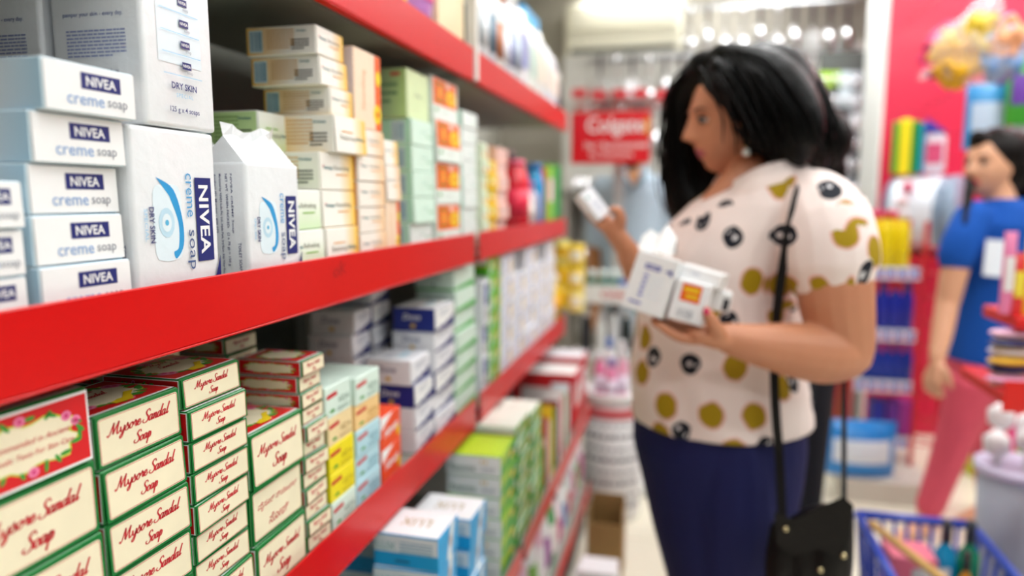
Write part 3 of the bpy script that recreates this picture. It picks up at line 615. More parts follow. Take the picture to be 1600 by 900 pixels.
# ================================================================== people
def np3(p): return np.array(tuple(p), float)
class Vol:
    """closed pieces that a voxel remesh melts into one continuous surface"""
    def __init__(s): s.v = []; s.f = []
    def add(s, vs, fs):
        b = len(s.v); s.v.extend([tuple(x) for x in vs]); s.f.extend([tuple(b + i for i in f) for f in fs])
    def tube(s, pts, rad, n=16, flat=1., sm=3):
        if sm > 1 and len(pts) > 2:
            R = [(r if isinstance(r, tuple) else (r, r * flat)) for r in rad]
            q = catmull([tuple(p) + R[i] for i, p in enumerate(pts)], sm); pts = [Vector(x[:3]) for x in q]; rad = [(x[3], x[4]) for x in q]
        P = [Vector(p) for p in pts]; R = [(r if isinstance(r, tuple) else (r, r * flat)) for r in rad]
        # rounded ends
        for end in (0, -1):
            a, b_ = (P[0], P[1]) if end == 0 else (P[-1], P[-2]); d = (a - b_).normalized(); r = R[end]; m = min(r)
            ext = [(a + d * m * .55, (r[0] * .8, r[1] * .8)), (a + d * m * .9, (r[0] * .4, r[1] * .4))]
            if end == 0: P = [e[0] for e in reversed(ext)] + P; R = [e[1] for e in reversed(ext)] + R
            else: P += [e[0] for e in ext]; R += [e[1] for e in ext]
        s.add(*tube(P, R, n, 1.))
    def rings(s, rs, n=28):
        """rs: (centre, rx, ry) horizontal ellipses, bottom to top or back"""
        vs = []; fs = []
        for c, rx, ry in rs:
            for k in range(n):
                a = 2 * math.pi * k / n; vs.append((c[0] + rx * math.cos(a), c[1] + ry * math.sin(a), c[2]))
        up = rs[-1][0][2] > rs[0][0][2]
        for i in range(len(rs) - 1):
            for k in range(n):
                q = (i*n + k, i*n + (k+1) % n, (i+1)*n + (k+1) % n, (i+1)*n + k); fs.append(q if up else q[::-1])
        a = tuple(range(n)); z = tuple((len(rs)-1)*n + k for k in range(n))
        fs += [a[::-1], z] if up else [a, z[::-1]]
        s.add(vs, fs)
    def ell(s, c, r, ax=None):
        mb = MB(); mb.ball((0, 0, 0), r, None, 20, 14)
        A = ax or (Vector((1, 0, 0)), Vector((0, 1, 0)), Vector((0, 0, 1)))
        s.add([Vector(c) + A[0]*v[0] + A[1]*v[1] + A[2]*v[2] for v in mb.v], mb.f)
    def mesh(s, voxel=.004, smooth=4):
        me = bpy.data.meshes.new('volume'); me.from_pydata(s.v, [], s.f); me.update()
        o = bpy.data.objects.new('volume', me); COL.objects.link(o)
        m = o.modifiers.new('r', 'REMESH'); m.mode = 'VOXEL'; m.voxel_size = voxel; m.use_smooth_shade = True
        if smooth: k = o.modifiers.new('s', 'SMOOTH'); k.iterations = smooth; k.factor = .5
        dg = bpy.context.evaluated_depsgraph_get(); dg.update()
        out = bpy.data.meshes.new_from_object(o.evaluated_get(dg)); bpy.data.objects.remove(o); bpy.data.meshes.remove(me)
        return out
def verts(me):
    a = np.empty(len(me.vertices) * 3, np.float32); me.vertices.foreach_get('co', a); return a.reshape(-1, 3)
def frame(fwd):
    f = Vector(fwd).normalized(); l = Vector((0, 0, 1)).cross(f).normalized(); return f, l, f.cross(l)
def head_piece(c, fwd, s=1.):
    f, l, u = frame(fwd); n, m = 72, 54; vs = []; fs = []
    g = lambda a, b_: math.exp(-(a / b_) ** 2)
    for i in range(m + 1):
        t = math.pi * i / m
        for k in range(n):
            a = 2 * math.pi * k / n; x, y, z = math.sin(t) * math.cos(a), math.sin(t) * math.sin(a), -math.cos(t)
            px, py, pz = x * .097, y * .075, z * .118
            if z < 0:
                py *= 1 - .30 * (-z) ** 1.4; px *= (1 - .50 * (-z) ** 1.2) if x < 0 else (1 - .16 * (-z) ** 2)
                px += .022 * (-z) ** 1.5
            if x > 0:
                w = min(1, x * 1.6)
                ridge = 0
                if pz < .03: ridge = max(0, min(1, (.03 - pz) / .05)) if pz > -.02 else max(0, 1 - (-.02 - pz) / .013)
                px += w * (.029 * g(py, .0105) * ridge + .011 * g(abs(py) - .013, .008) * g(pz + .024, .009)
                      + .0085 * g(py, .021) * (g(pz + .050, .0065) + .9 * g(pz + .063, .0065)) - .003 * g(pz + .0565, .003) * g(py, .02)
                      + .009 * g(py, .02) * g(pz + .093, .015) - .011 * g(abs(py) - .031, .017) * g(pz - .012, .013) + .005 * g(abs(py) - .028, .022) * g(pz - .034, .009)
                      + .004 * g(abs(py) - .042, .02) * g(pz + .02, .02))
            vs.append(Vector(c) + (f * px + l * py + u * pz) * s)
    for i in range(m):
        for k in range(n): fs.append((i*n + k, i*n + (k+1) % n, (i+1)*n + (k+1) % n, (i+1)*n + k))
    return vs, fs
def face_parts(parent, c, fwd, s=1., brow='#1a120f', lip=None):
    f, l, u = frame(fwd)
    for sd in (1, -1):
        def at(x, y, z): return Vector(c) + (f * x + l * (y * sd) + u * z) * s
        b = MB(); b.ball(at(.0795, .031, .010), (.0100 * s, .0100 * s, .0052 * s), M('#e9e2da', .25)); e = b.build('eye', parent)
        b = MB(); b.ball(at(.0868, .031, .0085), .0044 * s, M('#170d08', .15)); b.build('iris', e)
        b = MB(); b.tube([at(.083, .017, .012), at(.090, .025, .0165), at(.0895, .033, .017), at(.082, .044, .012)], [.0016*s, .0034*s, .0036*s, .0018*s], M('#0c0808', .5), 8); b.tube([at(.083, .018, .007), at(.0885, .026, .0045), at(.088, .034, .0045), at(.081, .044, .009)], [.0008*s, .0014*s, .0014*s, .0008*s], M('#0c0808', .5), 8); b.build('eyelashes', e)
        b = MB(); b.tube([at(.092, .014, .029), at(.093, .025, .0345), at(.0875, .037, .036), at(.078, .048, .030)], [.0022*s, .0034*s, .003*s, .0014*s], M(brow, .7), 8, flat=.6); b.build('eyebrow', parent)
def lips_mat(me, c, fwd, s, lip_mat):
    f, l, u = frame(fwd); V = verts(me) - np3(c); x = V @ np3(f) / s; y = V @ np3(l) / s; z = V @ np3(u) / s
    k = len(me.materials); me.materials.append(lip_mat)
    isl = (x > .07) & (((np.abs(y) / .023) ** 2 + ((z + .056) / .0125) ** 2) < 1)
    for p in me.polygons:
        if all(isl[i] for i in p.vertices): p.material_index = k
def hand_into(vol, wrist, fwd, across, s=1., curl=.5, thumb=1):
    f = Vector(fwd).normalized(); a = Vector(across); a = (a - f * a.dot(f)).normalized(); nrm = f.cross(a)
    W = Vector(wrist)
    vol.tube([W, W + f * .03 * s, W + f * .085 * s], [(.022*s, .02*s), (.034*s, .016*s), (.038*s, .013*s)], 14)
    # flattened palm laid across
    for j in range(4): vol.tube([W + f * .02 * s + a * (.008 * (j - 1.5)) * s, W + f * .085 * s + a * (.02 * (j - 1.5)) * s], [.013*s, .0115*s], 10, sm=1)
    for j in range(4):
        L = (.062, .072, .068, .054)[j] * s; b0 = W + f * .085 * s + a * (.02 * (j - 1.5)) * s; p = [b0]; ang = .15 + curl * .3
        d = f
        for seg, k in ((.45, 1.), (.3, 1.3), (.25, 1.)):
            d = (f * math.cos(ang) + nrm * math.sin(ang)); p.append(p[-1] + d * L * seg); ang += curl * .7 * k
        vol.tube(p, [.0098*s, .0090*s, .0082*s, .0072*s], 10, sm=2)
    t0 = W + f * .025 * s - a * .022 * s * thumb; d1 = (f * .7 - a * thumb * .7 + nrm * .15).normalized(); d2 = (f * .95 - a * thumb * .25 + nrm * .3).normalized()
    vol.tube([t0, t0 + d1 * .035 * s, t0 + d1 * .035 * s + d2 * .03 * s, t0 + d1 * .035 * s + d2 * .052 * s], [.015*s, .012*s, .010*s, .0078*s], 10, sm=2)
def skin_mat(col, rough=.5):
    m = bpy.data.materials.new('skin'); m.use_nodes = True; nt = m.node_tree; b = nt.nodes['Principled BSDF']; c = lin(col)
    tc = nt.nodes.new('ShaderNodeTexCoord'); nz = nt.nodes.new('ShaderNodeTexNoise'); nz.inputs['Scale'].default_value = 14; nz.inputs['Detail'].default_value = 4
    mx = nt.nodes.new('ShaderNodeMix'); mx.data_type = 'RGBA'; mx.inputs[6].default_value = (c[0]*.9, c[1]*.84, c[2]*.82, 1); mx.inputs[7].default_value = (min(1, c[0]*1.08), c[1]*1.1, c[2]*1.08, 1)
    nt.links.new(tc.outputs['Object'], nz.inputs['Vector']); nt.links.new(nz.outputs['Fac'], mx.inputs[0]); nt.links.new(mx.outputs[2], b.inputs['Base Color'])
    b.inputs['Roughness'].default_value = rough; b.inputs['Subsurface Weight'].default_value = .12; b.inputs['Subsurface Radius'].default_value = (.6, .25, .12); b.inputs['Subsurface Scale'].default_value = .01
    return m
def hair_mat(col='#030303'):
    m = bpy.data.materials.new('hair'); m.use_nodes = True; nt = m.node_tree; b = nt.nodes['Principled BSDF']; b.inputs['Base Color'].default_value = lin(col); b.inputs['Roughness'].default_value = .4; b.inputs['Specular IOR Level'].default_value = .14
    tc = nt.nodes.new('ShaderNodeTexCoord'); mp = nt.nodes.new('ShaderNodeMapping'); mp.inputs['Scale'].default_value = (160, 160, 18); nz = nt.nodes.new('ShaderNodeTexNoise'); nz.inputs['Scale'].default_value = 1.; nz.inputs['Detail'].default_value = 3
    bp = nt.nodes.new('ShaderNodeBump'); bp.inputs['Strength'].default_value = .5; bp.inputs['Distance'].default_value = .004
    nt.links.new(tc.outputs['Object'], mp.inputs[0]); nt.links.new(mp.outputs[0], nz.inputs['Vector']); nt.links.new(nz.outputs['Fac'], bp.inputs['Height']); nt.links.new(bp.outputs[0], b.inputs['Normal'])
    return m
def cloth_mat(col, rough=.75, fold=.35):
    return M(col, rough, var=.08, bump=fold, scale=16, spec=.25)
def strands(mb, paths, mat, seed=3, n=90, spread=.022, r=.0022):
    """wavy locks along guide paths"""
    rs = random.Random(seed)
    for k in range(n):
        g = paths[k % len(paths)]; o = Vector((rs.gauss(0, spread), rs.gauss(0, spread), rs.gauss(0, spread * .5))); q = catmull([tuple(p) for p in g], 5); ph = rs.random() * 6; am = rs.uniform(.003, .007); L = len(q); st = rs.uniform(0, .2); en = rs.uniform(.85, 1.0)
        pts = [Vector(p) + o * (.35 + .65 * i / L) + Vector((am * math.sin(i * .9 + ph), am * math.cos(i * .8 + ph), 0)) * (i / L) for i, p in enumerate(q) if st <= i / L <= en]
        if len(pts) > 3: mb.tube(pts, [r * (1 if i < len(pts) * .7 else (len(pts) - i) / (len(pts) * .3)) + .0003 for i in range(len(pts))], mat, 5)

# ---------------------------------------------------------------- woman choosing soap
Y0 = 1.6
K = lambda u, v, y=Y0: PY(u, v, y)
wm = empty('person', (K(1130, 600).x, Y0, 0)); tag(wm, 'woman in spotted cream blouse and navy trousers reading a small white soap carton', 'person')
wo = Vector(wm.location)
def under(o, root):
    """keep world placement of a mesh whose points are given in world space"""
    o.parent = root; o.matrix_parent_inverse = Matrix.Translation(-Vector(root.location)); return o
SK = skin_mat('#c98a68')
HC = K(1149, 186); HF = (-.93, -.33, -.20); HS = .985
bv = Vol()
bv.add(*head_piece(HC, HF, HS))
bv.tube([K(1150, 225, 1.605), K(1172, 262, 1.61), K(1190, 300, 1.615)], [.052, .056, .066])
bv.tube([K(1172, 268, 1.56), K(1140, 296, 1.535), K(1112, 322, 1.535)], [.04, .034, .028])
def R3(v, uL, uR, ry, y=Y0):
    a, b_ = K(uL, v, y), K(uR, v, y); return ((a + b_) / 2, (b_.x - a.x) / 2, ry)
core = [R3(650, 1010, 1245, .15), R3(560, 1015, 1235, .135), R3(450, 1030, 1225, .135), R3(350, 1075, 1255, .14), R3(300, 1120, 1270, .11), R3(275, 1150, 1235, .06)]
bv.rings(core[::-1][::-1])
# near arm (her left)
SHn, ELn, WRn = K(1283, 335, 1.46), K(1318, 548, 1.43), K(1135, 528, 1.335)
bv.tube([SHn, K(1298, 400, 1.43), K(1306, 470, 1.42), ELn], [.068, .07, .068, .056])
bv.tube([ELn, K(1285, 552, 1.40), K(1230, 545, 1.37), K(1180, 538, 1.35), WRn], [.055, .058, .050, .039, .029])
# palm up under the packs, fingers reaching left, thumb up the side
bv.tube([WRn, K(1112, 527, 1.325), K(1085, 520, 1.32)], [(.029, .024), (.036, .02), (.038, .017)], 14)
FY = 1.30
for q, pts in enumerate(([(1092, 531), (1068, 529), (1046, 519), (1030, 508)], [(1090, 525), (1062, 522), (1038, 512), (1022, 503)], [(1090, 519), (1060, 516), (1036, 508), (1022, 500)], [(1092, 514), (1066, 511), (1046, 505), (1036, 500)])):
    bv.tube([K(p[0], p[1], FY + .018 * q) for p in pts], [.0105, .0098, .009, .0075], 10)
bv.tube([K(1122, 520, 1.30), K(1114, 505, 1.285), K(1108, 494, 1.28), K(1104, 485, 1.28)], [.016, .0125, .0105, .008], 12)
# far arm (her right) raised with the small carton
SHf, ELf, WRf = K(1110, 345, 1.77), K(1028, 478, 1.72), K(985, 398, 1.55)
bv.tube([SHf, K(1065, 410, 1.76), ELf], [.062, .06, .05]); bv.tube([ELf, K(1012, 450, 1.66), WRf], [.05, .043, .030])
bv.tube([WRf, K(968, 374, 1.54), K(950, 352, 1.54)], [(.030, .024), (.036, .021), (.036, .018)], 14)
for q, pts in enumerate(([(944, 356), (929, 343), (917, 328), (909, 317)], [(940, 350), (925, 335), (914, 321), (907, 310)], [(944, 346), (932, 333), (920, 322), (912, 314)], [(950, 342), (938, 337), (928, 331), (921, 326)])):
    bv.tube([K(p[0], p[1], 1.52 + .018 * q) for p in pts], [.0105, .0098, .0088, .0074], 10)
bv.tube([K(966, 362, 1.525), K(970, 342, 1.51), K(965, 329, 1.505), K(956, 327, 1.50)], [.0145, .0125, .0105, .008], 12)
# legs and feet inside the trousers and shoes
for (u, y, dx) in ((1140, 1.51, 0), (1128, 1.70, -.05)):
    h_ = K(u, 700, y); an = Vector((h_.x + .01 + dx * .4, y, .09)); kn = Vector((h_.x + .0 + dx * .3, y, .48))
    bv.tube([Vector((h_.x, y, .86)), kn, an], [.085, .055, .038]); bv.tube([an + Vector((.03, 0, -.045)), an + Vector((-.08, 0, -.06)), an + Vector((-.16, 0, -.068))], [.034, .032, .02], flat=.8)
bme = bv.mesh(.0036, 3); bme.materials.append(SK); lips_mat(bme, HC, HF, HS, M('#a8505a', .4))
body = under(link('body', bme, wm, smooth=True), wm)
FP = empty('face_anchor'); FPo = FP
face_parts(FP, HC, HF, HS)
for o in list(FP.children):
    under(o, wm)
bpy.data.objects.remove(FP)
# ear and earring
f_, l_, u_ = frame(HF)
ear = HC + (f_ * -.008 + l_ * .073 + u_ * -.012) * HS
b = MB(); b.ball(K(1166, 238, 1.505), .0085, M('#e8f0ea', .12, metal=.3)); b.ball(K(1166, 231, 1.51), .004, M('#d8c890', .2, metal=1.)); under(b.build('earring', wm), wm)['label'] = 'round pearl earring'
b = MB(); b.ball(K(1104, 487, 1.2715), (.0055, .003, .007), M('#d83a6a', .2)); under(b.build('fingernail', wm), wm)['label'] = 'pink painted thumbnail'
# blouse
sv = Vol()
tor = [R3(652, 984, 1270, .190), R3(600, 985, 1268, .186), R3(540, 989, 1258, .178), R3(480, 994, 1252, .175), R3(430, 1003, 1252, .178), R3(390, 1018, 1258, .180), R3(350, 1045, 1272, .180), R3(318, 1078, 1286, .17), R3(294, 1112, 1288, .14), R3(276, 1145, 1270, .095), R3(265, 1168, 1255, .066)]
sv.rings(tor)
sv.tube([K(1262, 318, 1.52), K(1284, 345, 1.46), K(1294, 385, 1.435), K(1297, 414, 1.43)], [.075, .086, .088, .088])
sv.tube([K(1120, 330, 1.72), K(1085, 385, 1.76), K(1070, 420, 1.755)], [.075, .078, .072])
sme = sv.mesh(.005, 5)
V = verts(sme); axis_c = np3(K(1130, 480))
ang = np.arctan2(V[:, 0] - axis_c[0], -(V[:, 1] - Y0)); pu = ang * .20; pv = V[:, 2].copy()
sa, sb = np3(K(1275, 320, 1.5)), np3(K(1297, 414, 1.43)); dd = sb - sa; tt = ((V - sa) @ dd) / (dd @ dd); rad = np.linalg.norm(V - (sa + np.clip(tt, 0, 1)[:, None] * dd), axis=1)
slv = (rad < .1) & (tt > .1) & (V[:, 0] > K(1250, 400, 1.45).x - .01) & (V[:, 1] < 1.53)
rel = V - (sa + tt[:, None] * dd); qu = 3.42 + np.arctan2(rel[:, 0], -rel[:, 1]) * .085; qv = tt * np.linalg.norm(dd)
# soft folds
fold = .0035 * np.sin(V[:, 2] * 34 + V[:, 0] * 26 + 2.2 * np.sin(V[:, 0] * 19)) * np.clip((1.25 - V[:, 2]) * 4, .2, 1)
cx = V[:, 0] - axis_c[0]; cy = V[:, 1] - Y0; rr = np.hypot(cx, cy) + 1e-6; V2 = V.copy(); V2[:, 0] += cx / rr * fold; V2[:, 1] += cy / rr * fold
sme.vertices.foreach_set('co', V2.astype(np.float32).ravel())
li = np.empty(len(sme.loops), np.int32); sme.loops.foreach_get('vertex_index', li)
lt = np.empty(len(sme.polygons), np.int32); sme.polygons.foreach_get('loop_total', lt); pid = np.repeat(np.arange(len(lt)), lt)
maj = (np.bincount(pid, weights=slv[li].astype(float)) / lt > .5)[pid]
cu_ = np.where(maj, qu[li], pu[li]); cv_ = np.where(maj, qv[li], pv[li])
nz_ = np.empty(len(sme.polygons) * 3, np.float32); sme.polygons.foreach_get('normal', nz_); flat_ = (nz_.reshape(-1, 3)[:, 2] > .6)[pid]
fr_ = (~maj) & (V[li, 0] > K(1190, 380).x) & (V[li, 2] > 1.08) & (V[li, 1] < Y0)
cu_ = np.where(fr_, (V[li, 0] - axis_c[0]) * 1.05, cu_)
cu_ = np.where(flat_, V[li, 0] + .021, cu_); cv_ = np.where(flat_, V[li, 1] + 5.03, cv_)
at_ = sme.attributes.new('pattern', 'FLOAT_VECTOR', 'CORNER'); at_.data.foreach_set('vector', np.stack([cu_, cv_, 0 * cu_], 1).astype(np.float32).ravel())
def blouse_mat():
    m = bpy.data.materials.new('spotted_cotton'); m.use_nodes = True; nt = m.node_tree; b = nt.nodes['Principled BSDF']; N = nt.nodes.new; Lk = nt.links.new
    b.inputs['Roughness'].default_value = .7; b.inputs['Specular IOR Level'].default_value = .2
    at = N('ShaderNodeAttribute'); at.attribute_name = 'pattern'
    nz = N('ShaderNodeTexNoise'); nz.inputs['Scale'].default_value = 30; Lk(at.outputs['Vector'], nz.inputs['Vector'])
    dm = N('ShaderNodeVectorMath'); dm.operation = 'SCALE'; dm.inputs['Scale'].default_value = .012; Lk(nz.outputs['Color'], dm.inputs[0])
    ad = N('ShaderNodeVectorMath'); ad.operation = 'ADD'; Lk(at.outputs['Vector'], ad.inputs[0]); Lk(dm.outputs[0], ad.inputs[1])
    def spots(scale, off, r0, seed_rand):
        mp = N('ShaderNodeMapping'); mp.inputs['Location'].default_value = off; Lk(ad.outputs[0], mp.inputs[0])
        vo = N('ShaderNodeTexVoronoi'); vo.voronoi_dimensions = '2D'; vo.inputs['Scale'].default_value = scale; vo.inputs['Randomness'].default_value = seed_rand; Lk(mp.outputs[0], vo.inputs['Vector']); return vo
    def less(sock, t):
        q = N('ShaderNodeMath'); q.operation = 'LESS_THAN'; q.inputs[1].default_value = t; Lk(sock, q.inputs[0]); return q.outputs[0]
    def mul(a, c):
        q = N('ShaderNodeMath'); q.operation = 'MULTIPLY'; Lk(a, q.inputs[0]); Lk(c, q.inputs[1]); return q.outputs[0]
    def mix(fac, a, col):
        q = N('ShaderNodeMix'); q.data_type = 'RGBA'; Lk(fac, q.inputs[0])
        if isinstance(a, tuple): q.inputs[6].default_value = a
        else: Lk(a, q.inputs[6])
        q.inputs[7].default_value = lin(col); return q.outputs[2]
    v1 = spots(11.5, (0, 0, 0), .3, .8)
    sep = N('ShaderNodeSeparateColor'); Lk(v1.outputs['Color'], sep.inputs[0])
    olive = N('ShaderNodeMath'); olive.operation = 'GREATER_THAN'; olive.inputs[1].default_value = .34; Lk(sep.outputs[0], olive.inputs[0])
    black = less(sep.outputs[0], .34)
    col = lin('#f6e6e0')
    col = mix(mul(less(v1.outputs['Distance'], .325), olive.outputs[0]), col, '#e9a79c')
    col = mix(mul(less(v1.outputs['Distance'], .285), olive.outputs[0]), col, '#a88c14')
    col = mix(mul(less(v1.outputs['Distance'], .24), black), col, '#20232c')
    v3 = spots(46, (.3, .1, 0), .2, .9); col = mix(mul(mul(less(v3.outputs['Distance'], .22), black), less(v1.outputs['Distance'], .17)), col, '#e6e2e4')
    Lk(col, b.inputs['Base Color'])
    fn = N('ShaderNodeTexNoise'); fn.inputs['Scale'].default_value = 9; tc = N('ShaderNodeTexCoord'); Lk(tc.outputs['Object'], fn.inputs['Vector']); bp = N('ShaderNodeBump'); bp.inputs['Strength'].default_value = .35; bp.inputs['Distance'].default_value = .012; Lk(fn.outputs['Fac'], bp.inputs['Height']); Lk(bp.outputs[0], b.inputs['Normal'])
    return m
BL = blouse_mat(); sme.materials.append(BL)
bl = under(link('blouse', sme, wm, smooth=True), wm); bl['label'] = 'cream blouse printed with olive and black spots'
# collar and placket
cb = MB(); CL = M('#f6e4dc', .7, var=.04)
pts = [K(1264, 262, 1.62), K(1254, 256, 1.545), K(1222, 259, 1.488), K(1182, 270, 1.468), K(1146, 290, 1.475)]
q = catmull([tuple(p) for p in pts], 5); vs = []
for i, p in enumerate(q):
    t = i / (len(q) - 1); vs += [Vector(p) + Vector((.012 - .018 * t, -.008, -.026 - .012 * t)), Vector(p) + Vector((0, 0, .010)), Vector(p) + Vector((-.004, .012, -.02))]
cb.add(vs, [(3*i + a, 3*i + a + 1, 3*i + a + 4, 3*i + a + 3) for i in range(len(q) - 1) for a in (0, 1)], CL, True)
pts = [K(1162, 258, 1.65), K(1134, 270, 1.62), K(1116, 290, 1.60), K(1106, 314, 1.575)]; q = catmull([tuple(p) for p in pts], 5); vs = []
for i, p in enumerate(q): vs += [Vector(p) + Vector((-.016, -.004, -.02)), Vector(p) + Vector((0, 0, .012)), Vector(p) + Vector((.012, .004, -.01))]
cb.add(vs, [(3*i + a, 3*i + a + 1, 3*i + a + 4, 3*i + a + 3) for i in range(len(q) - 1) for a in (0, 1)], CL, True)
cl = under(cb.build('collar', wm), wm)
# trousers
tv = Vol()
tv.rings([R3(985, 1052, 1218, .145), R3(900, 1040, 1226, .155), R3(820, 1018, 1240, .168), R3(740, 1000, 1256, .176), R3(690, 988, 1262, .180), R3(640, 990, 1262, .176), R3(600, 996, 1256, .165)])
for (u, y, dx) in ((1146, 1.51, 0), (1112, 1.70, -.05)):
    h_ = K(u, 740, y)
    tv.tube([Vector((h_.x, y, .80)), Vector((h_.x + dx * .1, y, .66)), Vector((h_.x + .005 + dx * .3, y, .46)), Vector((h_.x + .015 + dx * .4, y, .12))], [(.095, .075), (.108, .096), (.085, .08), (.06, .06)])
tme = tv.mesh(.006, 6); under(link('trousers', tme, wm, cloth_mat('#191c4c', .8, .5), True), wm)
# shoes
for (u, y, dx) in ((1140, 1.51, 0), (1128, 1.70, -.05)):
    h_ = K(u, 700, y); an = Vector((h_.x + .01 + dx * .4, y, .09)); b = Vol(); b.tube([an + Vector((.045, 0, -.05)), an + Vector((-.04, 0, -.045)), an + Vector((-.12, 0, -.056)), an + Vector((-.185, 0, -.062))], [(.04, .036), (.042, .038), (.044, .03), (.03, .024)]); under(link('shoe', b.mesh(.006, 3), wm, M('#1c1a1c', .4), True), wm)
# hair
hv = Vol()
hv.ell(HC - f_ * .034 + u_ * .042, (.112, .098, .100), (f_, l_, u_))
hv.ell(HC - f_ * .062 - u_ * .010, (.092, .094, .110), (f_, l_, u_))
hv.tube([K(1105, 112, 1.62), K(1069, 150, 1.655), K(1064, 205, 1.685), K(1066, 265, 1.70), K(1078, 320, 1.69), K(1092, 352, 1.68)], [.05, .032, .034, .046, .055, .04])
hv.ell(K(1205, 165, 1.585), (.095, .085, .125))
hv.tube([K(1112, 270, 1.70), K(1100, 320, 1.69)], [.05, .045], sm=1)
hv.tube([K(1130, 92, 1.58), K(1190, 118, 1.53), K(1225, 165, 1.52), K(1238, 215, 1.525), K(1228, 246, 1.55)], [.035, .055, .066, .062, .038])
hv.tube([K(1190, 100, 1.62), K(1240, 145, 1.62), K(1262, 200, 1.63), K(1262, 240, 1.66), K(1258, 290, 1.69)], [.05, .062, .055, .046, .035])
hv.tube([K(1120, 105, 1.52), K(1150, 140, 1.505), K(1185, 190, 1.505), K(1203, 232, 1.515)], [.02, .026, .034, .022])
HM = hair_mat(); hme = hv.mesh(.0055, 10); hair = under(link('hair', hme, wm, HM, True), wm); hair['label'] = 'wavy black shoulder-length hair'
lb = MB()
strands(lb, [[K(1125, 84, 1.56), K(1195, 105, 1.50), K(1238, 165, 1.48), K(1262, 225, 1.52), K(1262, 252, 1.55)], [K(1125, 84, 1.56), K(1170, 120, 1.485), K(1208, 180, 1.475), K(1226, 240, 1.50)],
             [K(1140, 80, 1.60), K(1225, 98, 1.58), K(1268, 165, 1.58), K(1280, 225, 1.60), K(1275, 250, 1.62)], [K(1110, 92, 1.60), K(1066, 128, 1.63), K(1055, 200, 1.67), K(1056, 280, 1.67), K(1078, 345, 1.66)],
             [K(1110, 100, 1.54), K(1140, 130, 1.50), K(1172, 185, 1.49), K(1192, 236, 1.50)], [K(1098, 110, 1.62), K(1070, 150, 1.66), K(1085, 270, 1.67), K(1105, 350, 1.66)]], HM, n=460, spread=.021, r=.0019)
lo_ = lb.mesh('hair_locks'); hl = link('hair_locks', lo_, None); hl.parent = hair; hl.matrix_parent_inverse = hair.matrix_world.inverted() if False else Matrix.Identity(4)
hl.parent = wm; under(hl, wm)
# small carton in her raised hand
c4 = [K(923, 289, 1.50), K(903, 306, 1.50), K(934, 347, 1.50), K(953, 334, 1.50)]
def held_box(name, tl, bl_, br, depth, mat, label, art=None, cat='carton'):
    ex = (br - bl_); ez = (tl - bl_); W, H = ex.length, ez.length; ex = ex.normalized(); ez = (ez - ex * ez.dot(ex)).normalized(); ey = ez.cross(ex)
    mb = MB(); vs, fs = chamfer(-W/2, W/2, 0, depth, -H/2, H/2, .002); mb.add(vs, [f for f, _ in fs], mat); o = mb.build(name)
    c = (tl + br) / 2; o.matrix_world = Matrix(((ex.x, ey.x, ez.x, c.x), (ex.y, ey.y, ez.y, c.y), (ex.z, ey.z, ez.z, c.z), (0, 0, 0, 1)))
    tag(o, label, cat)
    if art:
        pb = MB(); art(Print(pb, (0, -.0002, 0), (1, 0, 0), (0, 0, 1), (0, -1, 0)), W, H); link('printed_face', pb.mesh('printed_face'), o)
    return o
def a_small(p, w, h): p.ell(-w * .22, h * .28, w * .1, h * .05, M('#2f9c8c', .4)); p.lines(0, -h * .1, w * .6, h * .4, 4, M('#c2c8d8', .5))
held_box('soap_carton', K(907, 303, 1.495), K(936, 345, 1.495), K(954, 331, 1.52), .03, M('#f1f2f7', .35), 'small white soap carton held up in the woman\'s raised hand', a_small)
# packs cradled on her forearm
def a_held4(p, w, h):
    p.rect(-w*.05, h*.27, w*.36, h*.09, M('#3b44a4', .4)); p.text('NIVEA', -w*.05, h*.27, h*.05, WHT, bold=.02, wmax=w*.3); p.poly([(0, 0), (w*.2, h*.06), (w*.22, -h*.06), (w*.12, -h*.0)], M('#2b3596', .4), w*.2, h*.25)
    for i in range(5): p.ell(-w*.14 + w*.02*i*0, h*(.12 - .085*i), w*.06, h*.028, M('#8b93cf', .4)); p.rect(w*.12, h*(.12 - .085*i), w*.3, h*.01, M('#cfe0ee', .4))
    p.rect(-w*.2, -h*.36, w*.3, h*.03, M('#5c66b8', .4))
pa = held_box('soap_multipack', K(995, 388, 1.33), K(972, 478, 1.31), K(1037, 500, 1.29), .06, M('#f1f3f3', .25, coat=.5, bump=.2, scale=50), 'white four soap film pack resting on the woman\'s hand, leaning left', a_held4, 'soap pack')
gb = MB(); rs = random.Random(4); ptsA = [K(996, 388, 1.335), K(1010, 391, 1.335), K(1022, 394, 1.335), K(1036, 397, 1.335), K(1050, 402, 1.325)]; ptsB = [K(1004, 368, 1.36), K(1017, 358, 1.365), K(1030, 366, 1.36), K(1043, 350, 1.365), K(1058, 372, 1.355)]
ptsC = [K(1004, 388, 1.39), K(1018, 390, 1.39), K(1030, 392, 1.39), K(1042, 394, 1.39), K(1058, 398, 1.385)]
gb.add(ptsA + ptsB + ptsC, [(i, i+1, i+6, i+5) for i in range(4)] + [(5+i, 6+i, 11+i, 10+i) for i in range(4)], M('#f1f3f3', .25, coat=.5)); g_ = gb.build('folded_end'); bpy.context.view_layer.update(); g_.parent = pa; g_.matrix_parent_inverse = pa.matrix_world.inverted()
def a_sticker(p, w, h):
    p.rect(-w*.02, h*.2, w*.56, h*.42, M('#f05a16', .35)); p.rect(-w*.02, h*.28, w*.44, h*.1, YEL); p.rect(w*.02, h*.12, w*.36, h*.08, YEL); p.bars(-w*.05, -h*.3, w*.5, h*.24, M('#9aa0aa', .5), WHT)
held_box('soap_multipack', K(1059, 433, 1.30), K(1042, 496, 1.29), K(1096, 511, 1.28), .05, M('#f3f4f5', .3, coat=.3), 'white soap pack with orange and yellow offer sticker on the woman\'s hand', a_sticker, 'soap pack')
